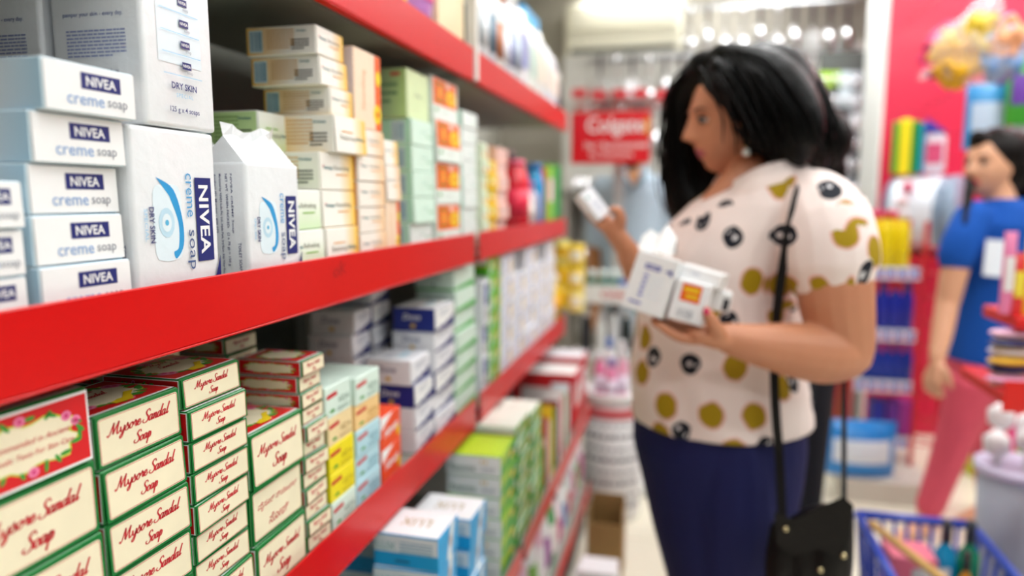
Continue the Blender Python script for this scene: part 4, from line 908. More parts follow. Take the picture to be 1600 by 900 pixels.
held_box('soap_carton', K(1064, 411, 1.33), K(1056, 434, 1.33), K(1122, 454, 1.31), .06, M('#f4f4f4', .35), 'white soap carton lying on top of the stickered pack', lambda p, w, h: p.rect(-w*.1, h*.1, w*.2, h*.2, M('#d9dde4', .4)))
held_box('soap_carton', K(1108, 452, 1.34), K(1100, 482, 1.34), K(1138, 490, 1.34), .05, M('#eef0f0', .35), 'white soap carton end pressed against the woman\'s blouse', lambda p, w, h: p.rect(w*.3, -h*.1, w*.25, h*.6, BLK))
# shoulder bag
LEA = M('#0d0908', .45, var=.15, bump=.4, scale=60, spec=.25)
bag = empty('shoulder_bag', K(1268, 960, 1.36)); tag(bag, 'dark brown leather shoulder bag hanging at the woman\'s hip on a long strap', 'bag')
gv = Vol(); by = 1.355
gv.tube([K(1212, 826, by), K(1240, 830, by), K(1280, 812, by), K(1322, 800, by)], [(.02, .012), (.03, .024), (.04, .026), (.03, .014)], 14)
for (a, c, r) in (((1222, 830), (1220, 930), .03), ((1252, 838), (1256, 955), .036), ((1288, 820), (1288, 950), .038), ((1314, 800), (1302, 930), .028)):
    gv.tube([K(a[0], a[1], by), K((a[0]+c[0])/2, (a[1]+c[1])/2, by), K(c[0], c[1], by)], [(r*.8, r*.8), (r*1.05, r*1.05), (r, r)], 14)
under(link('bag_body', gv.mesh(.005, 8), bag, LEA, True), bag)
fb_ = MB(); Q = [(1210, 800), (1240, 812), (1285, 790), (1318, 776), (1334, 790), (1326, 840), (1312, 872), (1280, 858), (1240, 868), (1214, 850)]; yq = by - .046
fb_.add([K(u, v, yq) for u, v in Q] + [K(u, v, yq + .006) for u, v in Q], [tuple(reversed(range(10))), tuple(range(10, 20))] + [(i, (i+1) % 10, 10 + (i+1) % 10, 10 + i) for i in range(10)], LEA); under(fb_.build('bag_flap', bag), bag)
sb_ = MB()
def ribbon(mb, pts, w, mat, t=.003):
    q = [Vector(p) for p in catmull([tuple(p) for p in pts], 6)]; mb.tube(q, [(w, t)] * len(q), mat, 8)
def strapline(mb, pts, w, mat):
    q = [Vector(p) for p in catmull([tuple(p) for p in pts], 6)]; vs = []
    for p in q: vs += [p + Vector((-w, 0, 0)), p + Vector((w, 0, 0)), p + Vector((w, .003, 0)), p + Vector((-w, .003, 0))]
    mb.add(vs, [(4*i + a, 4*i + (a+1) % 4, 4*i + 4 + (a+1) % 4, 4*i + 4 + a) for i in range(len(q) - 1) for a in range(4)], mat)
strapline(sb_, [K(1262, 272, 1.54), K(1252, 288, 1.44), K(1240, 330, 1.400), K(1226, 400, 1.396), K(1215, 480, 1.398), K(1210, 560, 1.395), K(1212, 640, 1.388), K(1218, 720, 1.39), K(1222, 808, 1.36)], .0085, LEA); under(sb_.build('strap', bag), bag)
sb_ = MB(); strapline(sb_, [K(1272, 282, 1.60), K(1300, 330, 1.56), K(1315, 430, 1.53), K(1319, 560, 1.50), K(1319, 680, 1.44), K(1319, 795, 1.36)], .0045, LEA); under(sb_.build('strap', bag), bag)
for (u, v) in ((1228, 826), (1318, 868), (1282, 890)):
    b = MB(); b.ball(K(u, v, yq - .003), .0055, M('#d8cba0', .2, metal=1.)); under(b.build('stud', bag), bag)

# ---------------------------------------------------------------- other people
def figure(label, y, skin, top_rings, top_col, leg_pts, leg_col, hc, hf, hair_fn, arms, sleeves, hs=1., neck=None, shoes='#2a2422', extra=None, face=True, lipc='#b4505c', feet=True):
    root = empty('person', (hc.x, y, 0)); tag(root, label, 'person')
    v = Vol(); v.add(*head_piece(hc, hf, hs)); v.tube(neck, [.048, .05, .06])
    v.rings([(c, rx * .85, ry * .85) for c, rx, ry in top_rings])
    for pts, rad in arms['limbs']: v.tube(pts, rad)
    for h in arms['hands']: hand_into(v, *h)
    for pts in leg_pts:
        v.tube(pts, [.07, .05, .036][:len(pts)])
        if feet: a = pts[-1]; d = Vector((hf[0], hf[1], 0)).normalized(); v.tube([a + Vector((0, 0, -.04)) - d * .03, a + d * .08 + Vector((0, 0, -.055)), a + d * .16 + Vector((0, 0, -.062))], [.034, .032, .02], flat=.8)
    me = v.mesh(.006, 3); me.materials.append(skin); lips_mat(me, hc, hf, hs, M(lipc, .4)); under(link('body', me, root, smooth=True), root)
    if face:
        A = empty('anchor'); face_parts(A, hc, hf, hs)
        for o in list(A.children): under(o, root)
        bpy.data.objects.remove(A)
    t = Vol(); t.rings(top_rings)
    for pts, rad in sleeves: t.tube(pts, rad)
    under(link('shirt', t.mesh(.008, 5), root, cloth_mat(top_col, .8, .5), True), root)
    t = Vol()
    for pts in leg_pts:
        e = pts[-1] + (pts[-2] - pts[-1]) * .12; t.tube([pts[0], pts[1], e], [(.098, .092), (.066, .064), (.05, .05)])
    c, rx, ry = top_rings[0]; t.rings([(c + Vector((0, 0, -.13)), rx * .9, ry * .9), (c, rx * .96, ry * .96), (c + Vector((0, 0, .08)), rx * .9, ry * .9)])
    under(link('trousers', t.mesh(.008, 5), root, cloth_mat(leg_col, .7, .5), True), root)
    h = Vol(); hair_fn(h, *frame(hf)); under(link('hair', h.mesh(.007, 4), root, HM2, True), root)
    if extra: extra(root)
    return root
HM2 = hair_mat('#120c0a')
# woman in a blue T-shirt
y2 = 2.9; K2 = lambda u, v, y=y2: PY(u, v, y)
def R2(v, uL, uR, ry, y=y2):
    a, b_ = K2(uL, v, y), K2(uR, v, y); return ((a + b_) / 2, (b_.x - a.x) / 2, ry)
hc2 = K2(1549, 258); hf2 = (-.80, -.58, -.06)
def hair2(h, f, l, u):
    h.ell(hc2 - f * .03 + u * .038, (.105, .09, .098), (f, l, u)); h.ell(hc2 - f * .055 - u * .02, (.075, .085, .10), (f, l, u))
    h.tube([K2(1528, 215, 2.86), K2(1521, 250, 2.93), K2(1514, 300, 2.83), K2(1508, 350, 2.755)], [.03, .02, .018, .012]); h.tube([K2(1590, 225, 2.95), K2(1600, 290, 2.98), K2(1602, 350, 2.98)], [.05, .055, .04])
def badge(root):
    b = MB(); q = [K2(1541, 374, 2.72), K2(1577, 376, 2.735), K2(1575, 434, 2.735), K2(1535, 430, 2.72)]; o = Vector((0, -.004, 0))
    b.add(q + [p + o for p in q], [(0, 1, 2, 3), (7, 6, 5, 4), (0, 4, 5, 1), (1, 5, 6, 2), (2, 6, 7, 3), (3, 7, 4, 0)], M('#e6eef6', .5)); under(b.build('paper_badge', root), root)['label'] = 'blank white paper badge'
figure('woman in blue T-shirt and salmon trousers walking behind the yellow bottles', y2, skin_mat('#dba583'),
  [R2(562, 1478, 1598, .15), R2(500, 1484, 1594, .135), R2(440, 1490, 1592, .13), R2(390, 1492, 1602, .135), R2(350, 1502, 1612, .14), R2(325, 1522, 1606, .11), R2(310, 1540, 1592, .07)], '#0f4fa8',
  [[K2(1522, 600, 2.86), K2(1490, 690, 2.86), Vector((K2(1447, 780, 2.90).x, 2.88, .09))], [K2(1545, 600, 3.0), K2(1545, 690, 3.05), Vector((K2(1552, 760, 3.1).x, 3.12, .09))]], '#d9566a', hc2, hf2, hair2,
  dict(limbs=[([K2(1512, 350, 2.80), K2(1494, 415, 2.78), K2(1481, 470, 2.78)], [.05, .045, .04]), ([K2(1481, 470, 2.78), K2(1472, 520, 2.74), K2(1464, 560, 2.70)], [.038, .035, .026]), ([K2(1606, 345, 2.95), K2(1622, 430, 2.95), K2(1622, 520, 2.9)], [.05, .043, .03])],
       hands=[(K2(1464, 560, 2.70), (-.15, -.15, -1), (-.6, .8, 0), .95, .5, 1), (K2(1622, 520, 2.9), (0, -.2, -1), (.6, .8, 0), .95, .5, -1)]),
  [([K2(1522, 340, 2.82), K2(1505, 375, 2.79), K2(1495, 402, 2.785)], [.065, .066, .064]), ([K2(1596, 335, 2.95), K2(1612, 390, 2.95)], [.065, .062])],
  .98, [K2(1556, 285), K2(1560, 305), K2(1565, 330)], extra=badge, lipc='#d0305c')
# shop assistant in a pale blue shirt behind the sign
y3 = 3.5; K3 = lambda u, v, y=y3: PY(u, v, y)
def R4(v, uL, uR, ry, y=y3):
    a, b_ = K3(uL, v, y), K3(uR, v, y); return ((a + b_) / 2, (b_.x - a.x) / 2, ry)
hc3 = K3(990, 222); hf3 = (.05, -1, -.1)
def hair3(h, f, l, u): h.ell(hc3 - f * .02 + u * .04, (.104, .084, .092), (f, l, u)); h.ell(hc3 + f * .072 - u * .088, (.03, .04, .026), (f, l, u))
def openshirt(root):
    b = MB(); b.add([K3(974, 268, 3.36), K3(1007, 268, 3.36), K3(991, 293, 3.335)], [(0, 1, 2)], M('#b87e4a', .5)); under(b.build('neck_skin', root), root)
    b = MB(); CO = M('#7c95a6', .8)
    for s in (-1, 1): b.tube([K3(990 + s*17, 262, 3.42), K3(990 + s*15, 275, 3.35), K3(990 + s*3, 292, 3.33)], [.02, .018, .008], CO, 8, flat=.4)
    under(b.build('collar', root), root)
figure('bearded man in a pale blue shirt standing behind the hanging red sign', y3, skin_mat('#b07848'),
  [R4(520, 944, 1034, .13), R4(420, 940, 1036, .125), R4(350, 936, 1038, .125), R4(300, 932, 1046, .13), R4(280, 942, 1040, .12), R4(268, 965, 1014, .08)], '#aebfcc',
  [[K3(972, 540), K3(970, 620), Vector((K3(968, 700).x, y3, .09))], [K3(1008, 540), K3(1008, 620), Vector((K3(1010, 700).x, y3, .09))]], '#2a2c34', hc3, hf3, hair3,
  dict(limbs=[([K3(938, 300), K3(930, 370), K3(928, 420)], [.05, .045, .04]), ([K3(928, 420), K3(929, 450, 3.47), K3(931, 480, 3.45)], [.04, .035, .028]), ([K3(1042, 300), K3(1050, 370), K3(1052, 420)], [.05, .045, .04]), ([K3(1052, 420), K3(1051, 450, 3.47), K3(1049, 480, 3.45)], [.04, .035, .028])],
       hands=[(K3(931, 480, 3.45), (0, -.1, -1), (.3, 1, 0), 1., .4, 1), (K3(1049, 480, 3.45), (0, -.1, -1), (-.3, 1, 0), 1., .4, -1)]),
  [([K3(942, 292), K3(933, 345), K3(931, 375)], [.062, .06, .058]), ([K3(1039, 292), K3(1048, 345), K3(1050, 375)], [.062, .06, .058])], 1., [K3(990, 250), K3(990, 265), K3(990, 285)], extra=openshirt)
# shopper half hidden behind the woman
y4 = 2.45; K4 = lambda u, v, y=y4: PY(u, v, y)
def R5(v, uL, uR, ry, y=y4):
    a, b_ = K4(uL, v, y), K4(uR, v, y); return ((a + b_) / 2, (b_.x - a.x) / 2, ry)
hc4 = K4(1262, 232); hf4 = (-.9, .43, -.1)
def hair4(h, f, l, u): h.ell(hc4 - f * .03 + u * .02, (.108, .095, .108), (f, l, u)); h.tube([K4(1290, 225, 2.42), K4(1302, 270, 2.45), K4(1308, 312, 2.47)], [.04, .042, .025])
def collar4(root):
    b = MB(); b.tube([K4(1255, 280, 2.36), K4(1278, 280, 2.36), K4(1296, 284, 2.42)], [.02, .026, .02], M('#1d9fd0', .6), 10); under(b.build('collar', root), root)
figure('dark haired shopper in a cyan collar hidden behind the woman in the spotted blouse', y4, skin_mat('#b87a4c'),
  [R5(560, 1180, 1284, .15), R5(470, 1185, 1280, .14), R5(380, 1185, 1285, .14), R5(320, 1190, 1292, .14), R5(295, 1215, 1285, .11), R5(282, 1235, 1275, .07)], '#1f2026',
  [[K4(1262, 580), K4(1262, 700), Vector((K4(1255, 800).x, y4, .09))], [K4(1215, 580), K4(1215, 700), Vector((K4(1210, 800).x, y4, .09))]], '#1a1b22', hc4, hf4, hair4,
  dict(limbs=[([K4(1280, 320), K4(1278, 400), K4(1265, 460)], [.05, .045, .03])], hands=[(K4(1265, 460), (-.8, .3, -.4), (.2, .9, 0), .95, .6, 1)]),
  [([K4(1274, 318), K4(1277, 380)], [.06, .055])], 1., [K4(1262, 262), K4(1260, 280), K4(1258, 295)], extra=collar4, face=False)
# ================================================================== other goods and the back of the shop
_BT = {}; STL0 = M('#d9dade', .25, metal=1.)
def bottle(loc, h, r, body, cap, label, band=None, name='bottle', sy=1., caph=.16, shoulder=.72, rough=.25, group=None, cat='bottle', capr=.45, rz=0.):
    key = (round(h, 3), round(r, 3), body, cap, band, sy, caph, shoulder, capr)
    if key not in _BT:
        b = MB(); H = h * (1 - caph)
        b.lathe([(r*.86, 0), (r, H*.03), (r, H*shoulder), (r*.9, H*(shoulder + .1)), (r*capr*.9, H*.97), (r*capr*.85, H)], M(body, rough, coat=.3), 18, sy=sy)
        c = MB(); c.lathe([(r*capr, H*.99), (r*capr, h*.985), (r*capr*.85, h)], M(cap, .35), 14, sy=min(1, sy*1.3))
        l = None
        if band: l = MB(); l.lathe([(r*1.012, H*.2), (r*1.012, H*shoulder*.86)], M(band, .45), 18, sy=sy); l = l.mesh('label_band')
        _BT[key] = (b.mesh('bottle'), c.mesh('cap'), l)
    bm_, cm_, lm_ = _BT[key]
    o = link(name, bm_); o.location = (loc[0], loc[1], loc[2] + .0008); o.rotation_euler = (0, 0, rz); tag(o, label, cat, group); link('cap', cm_, o)
    if lm_: link('label_band', lm_, o)
    return o
def pouch(loc, w, h, t, col, label, accent=None, rz=0., name='pouch', group=None, cat='packet', rough=.3, lean=0.):
    """pillow packet standing on its base, front towards +X"""
    o = empty(name, (loc[0], loc[1], loc[2] + .0008), rz); o.rotation_euler = (0, lean, rz); n, m = 8, 8; vs = []; fs = []
    for s in (1, -1):
        for i in range(n + 1):
            for j in range(m + 1):
                a, b_ = i / n, j / m; e = (math.sin(math.pi * a) * math.sin(math.pi * (.12 + .88 * b_))) ** .5 if 0 < a < 1 and b_ < 1 else 0
                vs.append((s * (t/2 * max(e, .04)), -w/2 + w * a, h * b_))
    N = (n + 1) * (m + 1)
    for i in range(n):
        for j in range(m):
            q = (i*(m+1) + j, (i+1)*(m+1) + j, (i+1)*(m+1) + j + 1, i*(m+1) + j + 1); fs.append(q); fs.append(tuple(N + k for k in q[::-1]))
    b = MB(); b.add(vs, fs, M(col, rough, coat=.3, bump=.2, scale=40), True); b.build('wrapper', o)
    if accent:
        b = MB(); vs = []; fs = []
        for i in range(n + 1):
            for j in range(m + 1):
                a, b_ = .12 + .76 * i / n, .28 + .42 * j / m; e = (math.sin(math.pi * a) * math.sin(math.pi * (.12 + .88 * b_))) ** .5; vs.append((t/2 * e + .0012, -w/2 + w * a, h * b_))
        for i in range(n):
            for j in range(m): fs.append((i*(m+1) + j, (i+1)*(m+1) + j, (i+1)*(m+1) + j + 1, i*(m+1) + j + 1))
        b.add(vs, fs, M(accent, .35), True); b.build('printed_panel', o)
    tag(o, label, cat, group); return o
def ybox(kind_col, loc, w, h, d, label, top=None, band=None, name='carton', yaw=0., cat='carton', group=None):
    """plain printed carton, front to +X, origin at front bottom centre"""
    mb = MB(); vs, fs = chamfer(-d, 0, -w/2, w/2, 0, h, .002); base = len(mb.v); mb.v.extend(vs)
    for f, t in fs: mb.f.append(tuple(base + i for i in f)); mb.m.append(mb.slot(M(top, .4) if top and t == 'T' else M(kind_col, .4))); mb.sm.append(False)
    if band:
        p = Print(mb, (0, 0, h/2), (0, 1, 0), (0, 0, 1), (1, 0, 0)); p.rect(0, h*.08, w*.7, h*.4, M(band, .4)); p = Print(mb, (-d/2, -w/2, h/2), (1, 0, 0), (0, 0, 1), (0, -1, 0)); p.rect(0, h*.08, d*.7, h*.34, M(band, .4)); p.rect(-d*.1, -h*.26, d*.4, h*.06, M('#4a4f66', .5))
    o = mb.build(name); o.location = (loc[0], loc[1], loc[2] + .0008); o.rotation_euler = (0, 0, yaw); tag(o, label, cat, group); return o

# ---------- far bay, middle shelf bottles
def bx(u, v=300, x=XB - .04): return PX(u, v, x).y
zb = DK['B']
bottle((-.50, 2.05, zb), .20, .042, '#e01f34', '#f06a86', 'red pear shaped bottle beside the pink cartons', band='#e8284a', capr=.7, caph=.08)
bottle((-.505, 2.15, zb), .13, .038, '#eef0e8', '#dfe6dc', 'squat white bottle beside the red bottle', band='#e9e7d8', capr=.6)
bottle((-.595, 2.265, zb), .24, .040, '#c9cdd6', '#2a3340', 'silver bottle with dark cap behind the squat white bottle', band='#24384a', capr=.7)
bottle((-.59, 2.36, zb), .23, .038, '#d9d3e2', '#1c2430', 'lilac bottle with black cap on the far shelf', capr=.6)
bottle((-.495, 2.225, zb), .14, .03, '#b9aec0', '#8a6aa0', 'small mauve tube left of the blue bottle', capr=.6)
bottle((-.495, 2.295, zb), .20, .032, '#1a9ad2', '#1472b4', 'bright blue bottle on the far middle shelf', capr=.8, caph=.1)
ybox('#d2222e', (-.475, 2.36, zb), .05, .19, .05, 'narrow red upright carton beside the blue bottle', band='#c2182a')
ybox('#8cc63a', (-.47, 2.455, zb), .11, .20, .05, 'lime pink and white upright carton near the shelf end', band='#f4c6d6')
ybox('#18933a', (-.47, 2.585, zb), .13, .21, .05, 'tall green carton with yellow edge at the shelf end', band='#0f8a34', top='#d8d022')
ybox('#a8cf22', (-.645, 2.45, zb + .0), .38, .20, .1, 'long lime carton lying behind the bottles')
ybox('#f2c6de', (-.645, 2.45, zb + .2015), .34, .06, .1, 'long pink carton lying on the lime carton', band='#d83aa0')
# ---------- lower shelf end: yellow bottles
for k, (dy, dz) in enumerate(((0, 0), (.085, 0), (.0425, .135), (.13, .135))):
    bottle((-.50, 2.535 + dy, DK['C']) if dz == 0 else (-.585, 2.485 + dy, DK['C']), .17 if dz == 0 else .25, .038, '#f0c81a', '#f6ecc0', ['left front', 'right front', 'left rear', 'right rear'][k] + ' yellow bottle at the end of the lower shelf', band='#e9a81c', capr=.8)
for k in range(2): bottle((-.67, 2.52 + .085 * k, DK['C']), .29, .036, '#f4d84a', '#f4f0e0', ['nearer', 'farther'][k] + ' pale yellow bottle at the very shelf end', capr=.8)

for k in range(6):
    xx, zz = (-.415, -.475)[k % 2], 1.035 - .09 * (k // 2) + .012 * (k % 2); ty = 2.712 + .012 * (k % 2)
    o = pouch((xx, ty, zz), .062, .088, .036, ('#f2cf1c', '#f4e27a')[k % 3 == 1], ['upper', 'middle', 'lower'][k // 2] + [' yellow sachet at the aisle side', ' yellow sachet at the inner side'][k % 2] + ' of the hanging strip at the shelf end', '#e8b41a' if k % 2 else '#f6f0d8', rz=-math.pi/2)
    b = MB(); b.tube([(0, 0, .088), (.0, 0, .092), (ty - 2.655, 0, .092)], .0025, STL0, 6); b.build('hook', o)
# ---------- top shelf goods
zA = DK['A']; XA = -.49
pouch((XA, 1.235, zA), .105, .16, .07, '#c98ad0', 'lilac and pink floral packet on the near top shelf', '#e83a8c', rough=.2)
pouch((XA, 1.13, zA), .09, .13, .06, '#f2c21a', 'yellow packet at the frame edge of the top shelf', '#e8e2d2')
ybox('#ecd8ac', (XA + .025, 1.375, zA), .16, .30, .14, 'large beige carton on the top shelf before the white post', band='#e4cd98')
rs = random.Random(21)
tops = [(742, '#dfe6ea', '#ffffff', '#4f6a72'), (752, '#eef0f0', '#c8743a', '#e2e6e8'), (762, '#d8dfe6', '#f4f4f4', '#5a7688'), (771, '#f0efe8', '#ffffff', '#b46a3a'), (780, '#e2e8ee', '#c05a20', '#dfe2e8'), (789, '#eceff2', '#f8f8f8', '#8a93b8'), (798, '#e6eaea', '#f2f2f2', '#aab8c0')]
words_ = 'first second third fourth fifth sixth seventh eighth'.split()
for k, (u, bc, cc, lc) in enumerate(tops):
    bottle((XA, 1.56 + .066 * k, zA), rs.uniform(.22, .27), .030, bc, cc, words_[k] + ' translucent white bottle along the top shelf from the white post', band=lc, rough=.15, capr=.6)
for k, (u, w_, h_, c, a, lab) in enumerate(((812, .11, .24, '#e8ecee', '#8a94c0', 'white lotion pouch with blue print on the top shelf'), (823, .13, .22, '#e6efe6', '#b9d2c4', 'pale green pouch on the far top shelf'), (834, .14, .23, '#e4eae4', '#e8dcc8', 'cream printed pouch on the far top shelf'), (846, .15, .21, '#dfe9ee', '#e2d6c6', 'ice white pouch on the far top shelf'), (857, .15, .2, '#e3e3ea', '#f0e0d0', 'pearl pouch near the end of the top shelf'))):
    pouch((XA + .0, 2.06 + .122 * k, zA), .115, h_, .05, c, lab, a, rough=.2)
ybox('#0f8a3c', (XA - .07, 2.0, zA), .22, .34, .08, 'white topped green carton behind the top shelf pouches', band='#e9f2ea')
ybox('#f0e014', (XA - .06, 1.83, zA), .10, .42, .06, 'tall yellow carton at the back of the top shelf')
ybox('#18a4dc', (XA - .06, 2.5, zA), .24, .34, .1, 'bright blue carton standing at the far top shelf', band='#8fd0ee')
pouch((XA - .12, 2.25, zA), .22, .5, .08, '#dfe3f0', 'tall clear lilac bag on the top shelf', rough=.12)
bottle((XA, 2.615, zA), .15, .028, '#2c3440', '#e6e8ea', 'dark bottle with white cap at the top shelf end', capr=.7)
bottle((XA - .1, 1.70, zA), .3, .035, '#eef0f2', '#8a90a8', 'tall white bottle behind the row on the top shelf', capr=.7)

# ---------- low shelves, far bay
xd = XL - .015; zD = DK['D']; zE = DK['E']
rows = [('#2f9c32', '#f2f4ec', .13), ('#c8242c', '#f4e9d8', .20), ('#e9e4dc', '#b83a3a', .18), ('#f0c62a', '#e84a3a', .21), ('#3a9a3a', '#e6d23a', .19), ('#8a2a2e', '#e8dcd0', .2), ('#f2f0ec', '#4a9a4a', .21), ('#d43a4a', '#f4f4f2', .19), ('#e8e6e2', '#d0a030', .2), ('#57a844', '#f0f0e8', .18), ('#e2e6ee', '#b04a8a', .2), ('#c62832', '#f2d8d0', .17)]
yy = 1.80; nm = ['green', 'crimson', 'cream', 'yellow', 'grass green', 'maroon', 'white', 'rose red', 'pearl', 'leaf green', 'pale blue', 'scarlet']
for k, (c, a, h_) in enumerate(rows):
    pouch((xd - .03, yy, zD), .06, h_, .03, c, f'{nm[k]} refill packet standing in the sachet row of the low shelf', a, rz=rs.uniform(-1.5, -1.25)); yy += .041
ybox('#d31f26', (xd, 2.40, zD), .15, .20, .22, 'red carton with white lid near the low shelf end', top='#f3f1ee', band='#e6dcd8')
ybox('#c41d24', (xd, 2.565, zD), .15, .22, .2, 'red and white carton at the very end of the low shelf', top='#eceaf0', band='#e9e2e0')
ybox('#2b3f86', (xd - .26, 2.4, zD), .3, .22, .14, 'dark blue carton lying behind the sachet row', top='#e8e8ee')
yy = 1.25; cols = [('#7a3aa0', '#f08a2a'), ('#f07a2a', '#f4e02a'), ('#e8e4ea', '#d05aa0'), ('#5a9a3a', '#f0f0ea'), ('#f2c8dc', '#d84a9a'), ('#eef0ee', '#7ab04a'), ('#e9b8cc', '#f4f0f2'), ('#f2f2f0', '#a050a0'), ('#48a05a', '#f0eee6'), ('#f0d8e2', '#c83a7a'), ('#f4f4f2', '#5a8ac0'), ('#e2e8e2', '#d05a5a'), ('#f0f0f4', '#e08ab0'), ('#dfe8e0', '#58a04a'), ('#f4e6ea', '#b84a8a')]
en = ['purple', 'orange', 'lilac white', 'moss green', 'candy pink', 'white and green', 'dusty pink', 'white and purple', 'fern green', 'blush', 'white and blue', 'grey white', 'white and rose', 'pale sage', 'shell pink']
for k, (c, a) in enumerate(cols):
    pouch((xd - .03, yy, zE), .085, rs.uniform(.17, .25), .06, c, f'{en[k]} packet on the bottom shelf by the floor', a, rz=rs.uniform(-.2, .2)); yy += .093

# ================================================================== end of the aisle
# toothpaste stand with sign
ds = empty('display_stand', (PY(960, 500, 3.12).x, 3.12, 0)); tag(ds, 'white display stand at the aisle end carrying the red sign', 'stand')
WPL = M('#eeeeec', .4, var=.02)
b = MB(); b.box(-.02, .02, .05, .09, 0, 1.64, M('#c9cacc', .35, metal=.6)); b.build('pole', ds)
zt = PY(940, 455, 3.0).z
b = MB(); b.box(-.16, .16, -.14, .05, zt - .05, zt - .04, WPL); b.box(-.16, .16, -.145, -.14, zt - .05, zt + .03, WPL); pr = Print(b, (0, -.1452, zt - .012), (1, 0, 0), (0, 0, 1), (0, -1, 0)); pr.text('Colgate', .02, 0, .04, M('#d0202c', .5), bold=.03, wmax=.2); b.build('bottle_tray', ds)
for zz in (.62, .34): b = MB(); b.box(-.18, .18, -.16, .05, zz - .012, zz, WPL); b.build('tray', ds)
b = MB(); b.box(-.2, .2, -.13, .12, 0, .05, WPL, .006); b.build('base', ds)
sg = empty('hanging_sign', PY(957, 255, 3.02)); tag(sg, 'red toothpaste sign with white lettering above the aisle end', 'sign')
x0, x1 = PY(900, 200, 3.02).x - PY(957, 255, 3.02).x, PY(1016, 200, 3.02).x - PY(957, 255, 3.02).x; hh = PY(957, 174, 3.02).z - PY(957, 255, 3.02).z; SRED = M('#df1220', .35, var=.02)
b = MB(); b.box(x0 - .02, x1, 0, .03, 0, hh, SRED, .003); b.build('panel', sg)
b = MB(); pr = Print(b, ((x0 + x1)/2, -.0006, hh/2), (1, 0, 0), (0, 0, 1), (0, -1, 0)); pr.text('Colgate', .01, hh*.2, hh*.4, WHT, bold=.012, wide=.24); pr.rect(.142, hh*.2, .016, hh*.3, M('#f2a81c', .4)); pr.text('No.1 Recommended', .015, -hh*.15, hh*.12, WHT, bold=.01, wide=.26); pr.text('by Dentists', -.005, -hh*.34, hh*.12, WHT, bold=.01, wide=.18); b.build('lettering', sg)
b = MB(); b.box(-.02, .02, .03, .12, .1, .14, M('#c9cacc', .35, metal=.6)); b.build('bracket', sg)
for k, u in enumerate((909, 925, 941, 957, 972)):
    p = PY(u, 440, 3.05); bottle((p.x, 3.06, zt - .039), .125, .02, '#0f7a62' if k < 4 else '#1668b8', '#dfeae6', ['leftmost', 'second', 'third', 'fourth', 'last blue'][k] + ' mouthwash bottle on the white tray', band='#0a6a58' if k < 4 else '#1a5aa8', capr=.8, caph=.3, group='mouthwash bottles')
for k, (u, z_, c, cc, h_) in enumerate(((915, .62, '#23262c', '#e6e6e6', .2), (938, .62, '#eef2ee', '#f6f6f6', .19), (958, .62, '#e2e6e6', '#24282c', .22), (977, .62, '#1d2a26', '#d8dedc', .2), (996, .62, '#f2f4f2', '#3a9a5a', .22), (912, .34, '#d8e2ea', '#f4f4f4', .2), (935, .34, '#f0f0ee', '#2a6a3a', .22), (985, .34, '#eceeee', '#f6f6f6', .24))):
    p = PY(u, 560, 3.03); bottle((p.x, 3.03, z_), h_, .023, c, cc, ['black bottle with white cap at the left of the middle tray', 'white bottle second on the middle tray', 'grey bottle with black cap on the middle tray', 'dark green bottle on the middle tray', 'white bottle with green cap on the middle tray', 'pale blue bottle on the lowest tray', 'white bottle with dark green cap on the lowest tray', 'white bottle at the right of the lowest tray'][k], capr=.7)
# round dump bin
bn = empty('dump_bin', (PY(956, 700, 2.82).x, 2.82, 0)); tag(bn, 'round white dump bin with grey print standing at the aisle end', 'bin')
b = MB(); b.lathe([(.115, 0), (.12, .02), (.122, .50)], M('#e9e8e6', .45, var=.04), 32); b.build('drum', bn)
b = MB(); b.lathe([(.122, .498), (.13, .5), (.13, .53), (.12, .53), (.118, .505)], WPL, 32); b.lathe([(.124, .43), (.1255, .435), (.1255, .47), (.124, .475)], M('#d86a70', .5), 32); b.build('rim', bn)
b = MB(); rq = random.Random(8)
for row in range(8):
    z = .40 - row * .048; a = -2.6
    while a < -.5:
        L = rq.uniform(.12, .3); vs = []
        for i in range(4):
            t = a + L * i / 3; vs += [(.1232 * math.cos(t), .1232 * math.sin(t), z), (.1232 * math.cos(t), .1232 * math.sin(t), z + (.02 if row % 2 else .012))]
        b.add(vs, [(2*i, 2*i+2, 2*i+3, 2*i+1) for i in range(3)], M('#8f8e93', .6)); a += L + .06
b.build('printed_lines', bn)['kind'] = 'stuff'
for k, (u, y_, c, cc, h_) in enumerate(((936, 2.78, '#f08ab4', '#f4f0f4', .19), (954, 2.75, '#f29ac0', '#7a5ab0', .17), (972, 2.78, '#f6b4cc', '#f4f4f4', .2), (950, 2.86, '#f4f4f4', '#3a6ac0', .23), (970, 2.87, '#f0f2f4', '#f8f8f8', .22))):
    p = PY(u, 640, y_); bottle((p.x, y_, 0.4955), h_, .024, c, cc, ['left pink lotion bottle in the round bin', 'middle pink bottle with violet cap in the round bin', 'right pink lotion bottle in the round bin', 'white bottle with blue cap in the round bin', 'all white bottle at the back of the round bin'][k], band='#e9dcec', capr=.6)
b = MB(); b.lathe([(.0, .49), (.117, .49), (.117, .495), (.0, .495)], WPL, 24); b.build('inner_shelf', bn)
